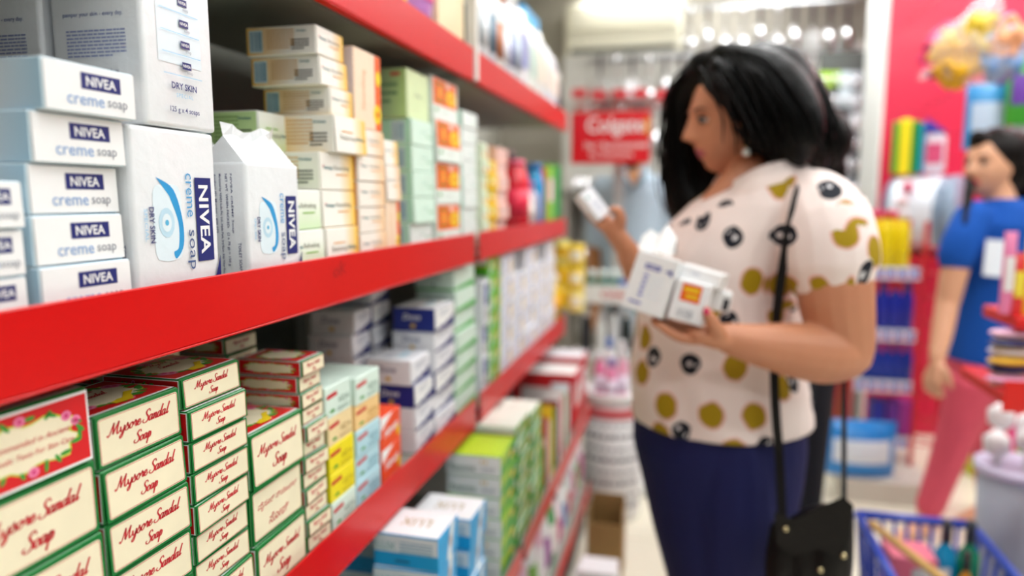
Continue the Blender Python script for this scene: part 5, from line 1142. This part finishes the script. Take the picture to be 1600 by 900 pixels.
# cardboard box and packets on the floor
cbx = empty('cardboard_box', (PY(946, 860, 2.32).x, 2.34, 0)); tag(cbx, 'open brown cardboard box on the floor before the round bin', 'box'); KR = M('#9a7a48', .8, var=.1)
for nm_, q in (('side_panel', (-.06, -.057, -.06, .06, 0, .24)), ('side_panel', (.057, .06, -.06, .06, 0, .24)), ('front_panel', (-.057, .057, -.06, -.057, 0, .2)), ('back_panel', (-.057, .057, .057, .06, 0, .26)), ('base_panel', (-.057, .057, -.057, .057, 0, .003))):
    b = MB(); b.box(*q, KR); b.build(nm_, cbx)
ybox('#f2f2f2', (PY(935, 880, 2.1).x + .06, 2.12, 0), .12, .10, .14, 'white packet with purple mark on the floor beside the shelf', band='#5a3a9a', name='packet', cat='packet')
ybox('#e8e6e8', (PY(940, 850, 2.1).x + .05, 2.115, .1005), .1, .04, .12, 'flat white packet lying on the floor packet', name='packet', cat='packet')

# ================================================================== back wall: air conditioner, utensils
ac = empty('air_conditioner', PY(975, 95, 5.85)); tag(ac, 'cream wall air conditioner high on the back wall', 'air conditioner')
CRM = M('#efe9d2', .45, var=.02); b = MB(); aw = .45; b.box(-aw, aw, -.2, .13, .0, .42, CRM, .03); b.build('casing', ac)
b = MB(); b.box(-aw + .04, aw - .04, -.206, -.2, .2, .215, M('#cfc9b0', .5)); b.build('seam', ac); b = MB(); b.box(-aw + .05, aw - .05, -.203, -.19, .03, .07, M('#55564e', .6)); b.build('louvre', ac)
STL = M('#f2f3f5', .2, metal=1., var=.03); DARKP = M('#3a2430', .4); RPL = M('#d4182a', .4)
dp = slab('trim_1', PY(880, 100, 5.1).x, PY(1352, 100, 5.1).x, 5.12, 5.16, .3, 2.30, M('#cfcdc4', .5, var=.08, scale=6))
def uten(kind):
    h = MB(); hd = MB()
    h.tube([(0, 0, 0), (0, 0, -.02), (0, .0, -.16)], [.008, .012, .008], DARKP if kind in (1, 3) else STL, 8)
    if kind == 0: hd.tube([(0, 0, -.16), (0, 0, -.26)], [.006, .006], STL, 8); hd.ball((0, -.02, -.29), (.047, .03, .05), STL)
    elif kind == 1: hd.tube([(0, 0, -.16), (0, 0, -.22)], [.006, .006], STL, 8); hd.box(-.05, .05, -.006, .002, -.36, -.2, STL, .004)
    elif kind == 2: hd.tube([(0, 0, -.16), (0, 0, -.2)], [.006, .006], STL, 8); hd.ball((0, 0, -.27), (.045, .036, .085), STL)
    else: hd.tube([(0, 0, -.14), (0, 0, -.2), (0, 0, -.34)], [.012, .035, .03], STL, 10)
    return h.mesh('handle'), hd.mesh('head')
UT = [uten(k) for k in range(4)]; un = ['steel_ladle', 'steel_turner', 'steel_whisk', 'steel_scoop']; ud = ['steel ladle', 'steel turner with dark handle', 'steel whisk', 'steel scoop with dark handle']
for r_, (v, u0, u1, nn, rn) in enumerate(((6, 1066, 1340, 10, 'top'), (84, 925, 1335, 16, 'second'), (162, 905, 1335, 16, 'third'), (242, 1092, 1335, 9, 'lowest'))):
    rl = PY((u0 + u1)/2, v, 5.08); b = MB(); b.box(PY(u0 - 6, v, 5.08).x, PY(u1 + 6, v, 5.08).x, 5.09, 5.12, rl.z - .004, rl.z + .014, RPL if r_ > 1 else M('#b9bbbd', .3, metal=.7)); tag(b.build('hook_rail'), f'{rn} hook rail on the utensil wall', 'rail')
    for k in range(nn):
        u = u0 + (u1 - u0) * (k + .5) / nn; p = PY(u, v, 5.06); kd = rs.choice((0, 1, 2, 3) if r_ else (1, 3, 3, 0)); hm, dm = UT[kd]
        o = link(un[kd], hm); o.location = (p.x, 5.06, p.z - .002); o.scale = (1.1, 1, rs.uniform(.82, .96)); o.rotation_euler = (0, 0, rs.uniform(-.5, .5)); link('head', dm, o)
        tag(o, f'{ud[kd]}, {NTH[k]} from left on the {rn} rail of the utensil wall', 'utensil', f'utensils on the {rn} rail')
# red price tags on the utensil wall
for k, (u, v) in enumerate(((905, 146), (1000, 146), (935, 148), (1035, 148), (968, 147), (1268, 151), (1298, 150))):
    p = PY(u, v, 4.95); b = MB(); b.box(-.05, .05, -.004, .004, -.03, .03, RPL, .003); b.box(-.003, .003, .004, .168, .0, .006, RPL); o = b.build('price_tag'); o.location = p; tag(o, f'{NTH[(0, 3, 1, 4, 2, 5, 6)[k]]} red price tag from left before the steel utensils', 'tag', 'red price tags on the utensil wall')
# steel tumblers on a shelf below
sh = PY(970, 300, 4.7); b = MB(); b.box(PY(885, 300, 4.7).x, PY(1075, 300, 4.7).x, 4.6, 5.1, sh.z - .03, sh.z, M('#8f8a80', .5)); b.box(PY(885, 300, 4.7).x, PY(1075, 300, 4.7).x, 4.6, 5.1, sh.z - .5, sh.z - .47, M('#8f8a80', .5)); 
for xx in (PY(885, 300, 4.7).x, PY(1075, 300, 4.7).x - .03): b.box(xx, xx + .03, 4.6, 5.1, 0, sh.z + .02, M('#8f8a80', .5))
tag(b.build('tumbler_shelf'), 'dark open shelf of steel tumblers under the utensil wall', 'shelf')
tb = MB(); tb.lathe([(.02, 0), (.023, .004), (.0285, .1), (.026, .1), (.021, .008)], STL, 16); tm = tb.mesh('steel_tumbler')
for lv in (0, -.47):
    for k in range(13):
        for j in range(2):
            o = link('steel_tumbler', tm); o.location = (PY(900 + 13.2 * k, 300, 4.7).x, 4.68 + .13 * j, sh.z + lv + .001); tag(o, f"{NTH[k]} steel tumbler from left in the {('front', 'back')[j]} row on the {'upper' if lv == 0 else 'lower'} board", 'tumbler', 'steel tumblers on the dark shelf')
# pegboard with blister packs right of the woman
pgx0, pgx1 = PY(1276, 200, 4.75).x, PY(1350, 200, 4.75).x; pz = PY(1300, 85, 4.75).z
pb_ = slab('trim_2', pgx0, pgx1, 4.78, 4.81, .2, pz + .02, M('#4d504c', .6))
for i in range(4):
    for j in range(7):
        p = PY(1288 + 17 * i, 112 + 33 * j, 4.74); c = rs.choice(('#9cc81e', '#e6e8ea', '#3c4a3c', '#8a8c92', '#5a5e66', '#c8d6dc', '#b8bcc2')); b = MB(); hk = rs.uniform(.08, .125)
        b.box(-.03, .03, .0, .008, -hk, .0, M(c, .3)); b.ball((0, -.004, -hk * .55), (.018, .014, .03), STL, 10, 7); b.tube([(0, .045, -.006), (0, .004, -.006)], .003, STL, 6)
        o = b.build('blister_pack'); o.location = p; tag(o, f"{ {'#9cc81e':'lime','#e6e8ea':'white','#3c4a3c':'dark green','#8a8c92':'grey','#5a5e66':'charcoal','#c8d6dc':'pale blue','#b8bcc2':'silver'}[c] } blister pack in row {'one two three four five six seven'.split()[j]}, column {'one two three four'.split()[i]} of the pegboard", 'blister pack', f'blister packs {c[1:]} on the pegboard')
# brown cartons low behind the woman
ybox('#6a4a20', (PY(1322, 620, 4.3).x, 4.3, 0), .3, .3, .25, 'brown cardboard carton on the floor behind the woman', yaw=0)
# ================================================================== right hand side
px0 = PY(1378, 150, 4.2).x
plr = slab('wall_right', px0 + .012, px0 + 1.6, 4.2, 4.62, 0, 2.98, M('#d81a44', .35, var=.05, scale=2.5, coat=.2)); plr.name = 'wall_right'
tr = slab('trim_3', px0 - .004, px0 + .012, 4.2, 4.62, 0, 2.98, M('#eeeeea', .5))
# bottle rack
ry = 3.4; rkx0, rkx1 = PY(1344, 450, ry).x, PY(1436, 450, ry).x
rk = empty('bottle_rack', ((rkx0 + rkx1)/2, ry + .12, 0)); tag(rk, 'red metal rack of yellow and blue cleaner bottles', 'rack'); cx_ = (rkx0 + rkx1)/2; hw = (rkx1 - rkx0)/2
RMT = M('#c8202c', .35)
for sx in (-1, 1):
    for sy in (-.12, .14):
        b = MB(); b.box(sx*(hw + .015) - .008, sx*(hw + .015) + .008, sy - .008, sy + .008, .1, 1.2, RMT); b.build('upright', rk)
lv = [PY(1390, v, ry).z for v in (420, 517, 597)] + [.22]
for z in lv:
    b = MB(); b.box(-hw, hw, -.12, .14, z - .012, z, M('#b9bbbe', .35, metal=.5)); s_ = b.build('shelf', rk)
    b = MB(); b.box(-hw, hw, -.126, -.12, z - .045, z + .006, M('#dfe6f2', .4)); pr = Print(b, (0, -.126, z - .02), (1, 0, 0), (0, 0, 1), (0, -1, 0))
    for k in range(5): pr.rect(-hw + hw*.4*k + hw*.2, 0, hw*.2, .03, M('#2a4ab0', .4)); pr.ell(-hw + hw*.4*k + hw*.38, .0, hw*.05, .012, M('#e05a6a', .4))
    b.build('price_strip', s_)
for k in range(9):
    b = MB(); z = .2 + k * .11; b.tube([(hw + .03, -.12, z), (hw + .12, -.12, z)], .004, RMT, 6); b.tube([(hw + .03, .0, z), (hw + .12, -.1, z)], .004, RMT, 6); b.build('wire', rk)
b = MB(); b.box(hw + .115, hw + .13, -.13, -.115, .1, 1.2, RMT); b.build('upright', rk)
for k, u in enumerate((1362, 1386, 1410)):
    p = PY(u, 420, ry); bottle((p.x, ry + .04, lv[0] + .0005), .255, .0335, '#f2d60c', ('#e8286a', '#d81a3a', '#f0e8ea')[k], ['left yellow cleaner bottle with pink cap', 'middle yellow cleaner bottle with red cap', 'right yellow cleaner bottle with white cap'][k] + ' on the rack', shoulder=.7, capr=.6, caph=.13, rough=.2)
    bottle((p.x + .01, ry + .17, lv[0] + .0005), .25, .0335, '#f0d010', '#e83a7a', ['left', 'middle', 'right'][k] + ' yellow bottle in the back row of the rack', capr=.6, caph=.13)
for k, u in enumerate((1364, 1383, 1402, 1421)):
    p = PY(u, 510, ry); bottle((p.x, ry + .06, lv[1] + .0005), .215, .028, '#1c2fa4', '#c41a2a' if k % 2 == 0 else '#23348c', ['first', 'second', 'third', 'fourth'][k] + ' tall blue bottle from left on the second rack shelf', capr=.6, rough=.2)
for k, u in enumerate((1357, 1373, 1389, 1405, 1421)):
    p = PY(u, 590, ry); bottle((p.x, ry + .05, lv[2] + .0005), .17, .023, '#123aa8', '#1c3fae', ['first', 'second', 'third', 'fourth', 'fifth'][k] + ' small blue bottle from left on the third rack shelf', capr=.6, rough=.2)
for k, (u, c) in enumerate(((1376, '#2a2f9c'), (1400, '#6a2a94'), (1421, '#b03a9a'))):
    p = PY(u, 640, ry); ybox(c, (p.x + .028, ry + .085, lv[3] + .0005), .1, .16, .055, ['dark blue', 'violet', 'purple pink'][k] + ' carton on the lowest rack shelf', yaw=0)
# low plinth with detergent bag
pl = slab('trim_4', PY(1318, 735, 3.2).x, PY(1458, 735, 3.2).x, 3.16, 3.60, 0, .099, M('#cfcabe', .5))
pl.location.y = 0
bgp = PY(1345, 690, 3.2); dt = pouch((bgp.x, 3.245, .0995), .30, .24, .155, '#1d86d6', 'blue and white detergent bag slumped on the low grey plinth', '#dfeaf4', rz=-1.5, lean=0.0)
# drum, sponge pack, small packs above the rack
dr = empty('plastic_tub', PY(1440, 395, 3.92)); tag(dr, 'grey blue round plastic tub lying on its side behind the yellow bottles', 'tub'); dr.rotation_euler = (0, 0, -.55)
r_ = .19; b = MB(); b.tube([(-.14, 0, r_), (.13, 0, r_)], r_, M('#7f93a8', .3), 32); b.build('drum', dr)
b = MB(); b.tube([(.128, 0, r_), (.142, 0, r_)], r_ * 1.03, M('#8fa3b8', .3), 32); b.build('lid', dr)
b = MB(); b.tube([(-.11, 0, r_), (.08, 0, r_)], r_ * 1.008, M('#dfe6ee', .35), 32, cap=False)
for k in range(4): b.ball((-.02 + .04 * math.sin(k*2), -r_ * math.cos(.5 * k - 1.2) * 1.0, r_ + r_ * math.sin(.5 * k - .6) * .9), (.03, .02, .03), M(('#d86a86', '#2a7ac0', '#f0d8dc')[k % 3], .4), 10, 7)
b.build('label', dr)
tsp = MB(); z0 = PY(1440, 395, 3.92).z; tsp.box(PY(1390, 395, 3.92).x, PY(1490, 395, 3.92).x + .05, 3.76, 4.09, z0 - .028, z0 - .008, M('#c8202c', .35))
for a_ in (PY(1390, 395, 3.92).x, PY(1490, 395, 3.92).x + .035): tsp.box(a_, a_ + .015, 4.06, 4.09, 0, z0 - .028, M('#c8202c', .35)); tsp.box(a_, a_ + .015, 3.76, 3.775, 0, z0 - .028, M('#c8202c', .35))
tag(tsp.build('tub_table'), 'red stand carrying the grey blue tub', 'stand')
sp = empty('sponge_pack', Vector((PY(1434, 281, 3.92).x, 3.92, PY(1440, 395, 3.92).z + .388)), -.35); tag(sp, 'pack of green and yellow scouring sponges standing on the tub', 'sponges'); xw = 0
for k, (c, w_) in enumerate((('#3aa02c', .03), ('#f2de12', .055), ('#0f8a3a', .035), ('#1fa0c8', .02))):
    b = MB(); b.box(-.12 + xw, -.12 + xw + w_ - .001, -.05, .05, 0, .27 - .01 * abs(k - 1), M(c, .8, var=.12, bump=.4, scale=120), .008); b.build('sponge', sp); xw += w_
b = MB(); b.box(.022, .11, -.052, .05, 0, .2, M('#e9dbe6', .35), .02); b.box(.03, .10, -.055, -.05, .05, .15, M('#d8507a', .4), .002); b.build('printed_wrap', sp)
b = MB(); b.add([(.022, -.05, .2), (.11, -.05, .2), (.022, -.05, .27), (.022, .05, .2), (.11, .05, .2), (.022, .05, .27)], [(0, 1, 2), (3, 5, 4), (1, 4, 5, 2), (0, 3, 4, 1), (0, 2, 5, 3)], M('#3a3fa8', .35)); b.build('wrap_corner', sp)
ybox('#eef2ee', (PY(1512, 345, 4.16).x, 4.165, PY(1500, 345, 4.16).z), .06, .22, .1, 'white and yellow carton hanging on the red pillar', band='#e8d832')
# hanging goods on the pillar, upper right
hx = PY(1529, 78, 3.0)
hb = empty('toy_bag', hx); tag(hb, 'clear plastic bag of yellow pink and blue cleaning cloths hanging at top right', 'bag')
for nm_, c, r3, off in (('yellow_cloth', '#f2b80e', (.085, .07, .105), (-.07, 0, -.02)), ('pink_cloth', '#e0336e', (.07, .06, .10), (-.10, .03, .0)), ('blue_pack', '#6a9ad8', (.075, .06, .11), (.06, -.02, -.005)), ('orange_pack', '#f0a878', (.05, .04, .07), (.07, -.06, .01)), ('gold_cloth', '#f4d23a', (.05, .05, .06), (-.03, -.05, .05)), ('violet_cloth', '#8a5ab8', (.06, .05, .08), (.09, .03, -.03))):
    v_ = Vol(); v_.ell(off, r3); v_.ell((off[0] + .02, off[1] - .01, off[2] + .04), (r3[0]*.7, r3[1]*.8, r3[2]*.6)); cm = v_.mesh(.008, 2); VV = verts(cm); VV = VV + (.012 * np.sin(VV[:, [1, 2, 0]] * 70 + off[0] * 40) + .006 * np.sin(VV[:, [2, 0, 1]] * 140)).astype(np.float32); cm.vertices.foreach_set('co', VV.ravel()); link(nm_, cm, hb, M(c, .6, var=.15, bump=.3, scale=30), True)
v_ = Vol(); v_.ell((0, 0, 0), (.165, .10, .13)); v_.tube([(0, 0, .1), (.02, 0, .17), (.05, 0, .25)], [.14, .08, .03], flat=.5); v_.tube([(-.17, 0, -.08), (-.19, 0, -.1)], [.02, .01], sm=1)
fm = bpy.data.materials.new('clear_film'); fm.use_nodes = True; pb2 = fm.node_tree.nodes['Principled BSDF']; pb2.inputs['Base Color'].default_value = (.95, .95, .97, 1); pb2.inputs['Roughness'].default_value = .08; pb2.inputs['Alpha'].default_value = .26; pb2.inputs['Specular IOR Level'].default_value = .8
link('film', v_.mesh(.01, 3), hb, fm, True)
b = MB(); b.tube([(.05, 0, .25), (.05, .0, .34), (.05, .4, .36), (.05, 1.18, .36)], .004, STL, 6); b.build('hook', hb)
for k, (u, v, w_, h_, c, a, lab, y_) in enumerate(((1541, 182, .16, .27, '#3a9ad8', '#c8dcf0', 'blue printed packet hanging under the clear bag', 3.35), (1597, 140, .11, .28, '#3f9a2c', '#6a3aa0', 'green and violet packet hanging at the right edge', 3.3), (1598, 225, .1, .2, '#e6e2ee', '#b8a8d0', 'pale lilac packet hanging at the right edge', 3.34))):
    p = PY(u, v, y_); o = pouch((p.x, y_, p.z - h_/2), w_, h_, .05, c, lab, a, rz=-math.pi/2); b = MB(); b.tube([(-.0, 0, h_*.97), (-.3, 0, h_*1.02), (-(4.19 - y_), 0, h_*1.02)], .003, STL, 6); b.build('hook', o)
# ================================================================== right hand stand with brushes
zs = PY(1570, 600, 1.95).z
st = empty('brush_stand', (PY(1610, 600, 1.95).x, 1.98, 0)); tag(st, 'red stand of combs and brushes at the right edge', 'stand'); lx = PY(1543, 600, 1.95).x - PY(1610, 600, 1.95).x
b = MB(); b.box(lx, .35, -.12, .16, zs - .03, zs, M('#d8201e', .35), .003); b.build('shelf', st)
b = MB(); b.box(lx, .35, -.125, -.12, zs - .045, zs + .03, M('#e02018', .35)); b.build('lip', st)
for xx in (.16, .3): b = MB(); b.box(xx, xx + .025, .10, .125, 0, 1.32, M('#b8bcc0', .3, metal=.6)); b.build('upright', st)
z2 = PY(1570, 490, 1.95).z; b = MB(); b.box(lx + .03, .35, -.08, .12, z2 - .03, z2, M('#d8201e', .35), .003); b.build('shelf', st)
cs = [('#f2a8cc', 'pink'), ('#2a2f6a', 'navy'), ('#e8b428', 'yellow'), ('#f0e6ee', 'white'), ('#232a60', 'dark blue'), ('#f0bcd6', 'pale pink')]
for k, (c, nmc) in enumerate(cs):
    o = empty('hair_brush', (PY(1560 + 3*(k % 2), 590, 1.93).x + .05, 1.93 + .012 * (k % 2), zs + .0175 + .0225 * k)); v_ = Vol(); v_.ell((-.03, 0, 0), (.05, .03, .0105)); v_.tube([(.0, 0, 0), (.07, 0, 0), (.12, 0, 0)], [.01, .009, .009]); link('brush_body', v_.mesh(.004, 2), o, M(c, .3, coat=.4), True)
    b = MB(); b.box(-.065, .0, -.02, .02, -.0108, -.0095, M('#e9d08a' if c != '#e8b428' else '#2a2a5a', .5)); b.build('bristle_pad', o); tag(o, f'{nmc} hair brush in the pile on the red stand', 'brush')
for k, (u, v, c, a, lab) in enumerate(((1571, 455, '#f08ab8', '#f4f0f0', 'pink and white packet standing on the upper red shelf'), (1588, 455, '#e23a3a', '#f4e04a', 'red and yellow packet standing on the upper red shelf'), (1606, 455, '#f2d83a', '#e04a6a', 'yellow and pink packet standing on the upper red shelf'))):
    p = PY(u, v, 1.95); pouch((p.x, 1.945, z2 + .0005), .028, (.2, .15, .23)[k], .03, c, lab, a, rz=-math.pi/2)
# bucket with white brushes
bk = PY(1598, 770, 2.3); bo = empty('bucket', (bk.x, 2.33, .0)); tag(bo, 'grey plastic bucket holding white toilet brushes at the right edge', 'bucket')
zb_ = PY(1590, 735, 2.3).z; b = MB(); b.lathe([(.08, 0), (.085, .005), (.11, zb_), (.105, zb_), (.08, .01)], M('#a9aeb8', .4), 28); b.build('tub', bo); b = MB(); b.lathe([(.108, zb_ - .02), (.118, zb_ - .018), (.118, zb_ + .008), (.106, zb_ + .008)], M('#d8d2ea', .4), 28); b.build('rim', bo)
for k, (dx, dy, tx, ty, L) in enumerate(((-.04, 0, -.06, -.02, .05), (.0, -.04, -.01, -.03, .08), (.03, .03, .0, .01, .10), (-.02, .04, -.05, .0, .12), (.04, -.02, .02, -.02, .06))):
    b = MB(); p0 = Vector((bk.x + dx*.7, 2.33 + dy*.7, .05)); p1 = Vector((bk.x + dx + tx*.5, 2.33 + dy + ty*.5, zb_ + L)); b.tube([p0, p1], [.008, .008], M('#f0f0f0', .35), 8); o = b.build('toilet_brush'); tag(o, ['white toilet brush leaning left out of the bucket', 'white toilet brush leaning to the front of the bucket', 'white toilet brush upright in the bucket', 'white toilet brush leaning back in the bucket', 'white toilet brush leaning right in the bucket'][k], 'brush')
    c2 = MB(); d = (p1 - p0).normalized(); c2.tube([p1 - d*.02, p1 + d*.0, p1 + d*.04, p1 + d*.06], [.012, .035, .035, .012], M('#f6f4f4', .7, bump=.5, scale=150), 12); c2.build('bristles', o)
for k, (u, v, c, lab, w_, h_) in enumerate(((1508, 672, '#c8d21a', 'lime carton on the floor behind the salmon trousers', .14, .22), (1534, 672, '#26281f', 'black carton beside the lime carton', .1, .26), (1556, 672, '#e02a86', 'magenta carton beside the black carton', .14, .26), (1580, 672, '#8ac81e', 'green carton right of the magenta carton', .12, .2))):
    ybox(c, (PY(u, v, 3.65).x + w_/2, 3.65, .0), .1, h_, .055, lab)
# ================================================================== shopping baskets on the floor
def basket(x0_, x1_, y0_, y1_, zr, label, col='#1a46b8'):
    o = empty('shopping_basket', ((x0_ + x1_)/2, (y0_ + y1_)/2, 0)); mx_, my_ = (x1_ - x0_)/2, (y1_ - y0_)/2; BM = M(col, .35, coat=.2); t = .82
    b = MB(); b.box(-mx_*t, mx_*t, -my_*t, my_*t, .006, .014, BM); b.build('base', o)
    b = MB(); 
    for (a, c) in (((-mx_, -my_), (mx_, -my_)), ((mx_, -my_), (mx_, my_)), ((mx_, my_), (-mx_, my_)), ((-mx_, my_), (-mx_, -my_))): b.tube([(a[0], a[1], zr), (c[0], c[1], zr)], .013, BM, 10)
    b.build('rim', o)
    for (a, c) in (((-1, -1), (1, -1)), ((1, -1), (1, 1)), ((1, 1), (-1, 1)), ((-1, 1), (-1, -1))):
        for k in range(10):
            s = k / 9; p = (a[0] + (c[0] - a[0]) * s, a[1] + (c[1] - a[1]) * s); b = MB(); b.tube([(p[0]*mx_*t, p[1]*my_*t, .01), (p[0]*mx_, p[1]*my_, zr)], .006, BM, 6); b.build('slat', o)
        for z in (.1, .2):
            q = t + (1 - t) * z / zr; b = MB(); b.tube([(a[0]*mx_*q, a[1]*my_*q, z), (c[0]*mx_*q, c[1]*my_*q, z)], .005, BM, 6); b.build('band', o)
    tag(o, label, 'basket'); return o
zr = .35; q0, q1 = PZ(1340, 803, zr), PZ(1502, 803, zr)
basket(q0.x, q1.x, 1.66, q0.y, zr, 'blue plastic shopping basket full of products at the bottom right')
q2 = PZ(1618, 860, zr)
basket(q1.x + .07, q1.x + .40, 1.66, 1.98, zr, 'second blue basket with teal cartons in the bottom right corner')
def inb(u, v, z): p = PZ(u, v, z); return p
ybox('#e0708a', (.685, 2.07, .015), .11, .31, .115, 'pink carton at the back of the blue basket', top='#e87a90', band='#a82a44')
ybox('#d84a66', (.795, 1.82, .015), .13, .30, .115, 'pink and maroon carton at the front of the blue basket', top='#e87a90', band='#7a1a34')
for k, (u, v, y_, c, cc, h_, lab) in enumerate(((1449, 840, 2.02, '#1596c8', '#3a4048', .41, 'sky blue bottle with grey cap in the basket'), (1497, 845, 2.02, '#0f8a62', '#39414a', .415, 'green bottle with grey cap in the basket'), (1472, 850, 1.96, '#e0981a', '#4a3a38', .36, 'small amber bottle between blue and green bottles'))):
    bottle(((.714, .772, .743)[k], (2.06, 2.06, 1.99)[k], .015), h_, .029 if k < 2 else .018, c, cc, lab, capr=.45, caph=.14, shoulder=.8)
b = MB(); a_, c_ = inb(1350, 842, .36), inb(1432, 905, .30); b.tube([(.535, 2.10, .3765), (.68, 1.67, .3765)], .012, M('#d2a860', .6), 10); tag(b.build('wooden_stick'), 'pale wooden broom stick lying across the blue basket', 'stick')
pr_ = inb(1376, 880, .28); b = MB(); b.lathe([(.018, 0), (.04, 0), (.04, .09), (.018, .09)], M('#eef2f6', .7), 20); o = b.build('paper_roll'); o.location = (.618, 1.80, .2005); tag(o, 'white paper roll in the left of the blue basket', 'roll')
b = MB(); b.box(-.044, .044, -.044, .044, 0, .184, M('#c8ccd2', .4), .004); o = b.build('carton'); o.location = (.618, 1.80, .0155); tag(o, 'pale grey carton under the paper roll', 'carton')
pouch((.64, 1.93, .015), .10, .33, .05, '#c9ccc8', 'silver pouch standing in the blue basket', '#e2dfc8', rz=-1.3)
ybox('#cfe4ea', (q1.x + .33, 1.80, .015), .11, .32, .12, 'white and teal carton in the right hand basket', top='#e6f0f2', band='#7fb8c4')
ybox('#e4e8f0', (q1.x + .20, 1.88, .015), .09, .33, .09, 'white and lilac carton in the right hand basket', top='#f0f0f4', band='#9aa8d0')
bottle((q1.x + .15, 1.75, .015), .36, .02, '#e8e4ee', '#3a2a8a', 'white tube with violet cap in the right hand basket', capr=.6)
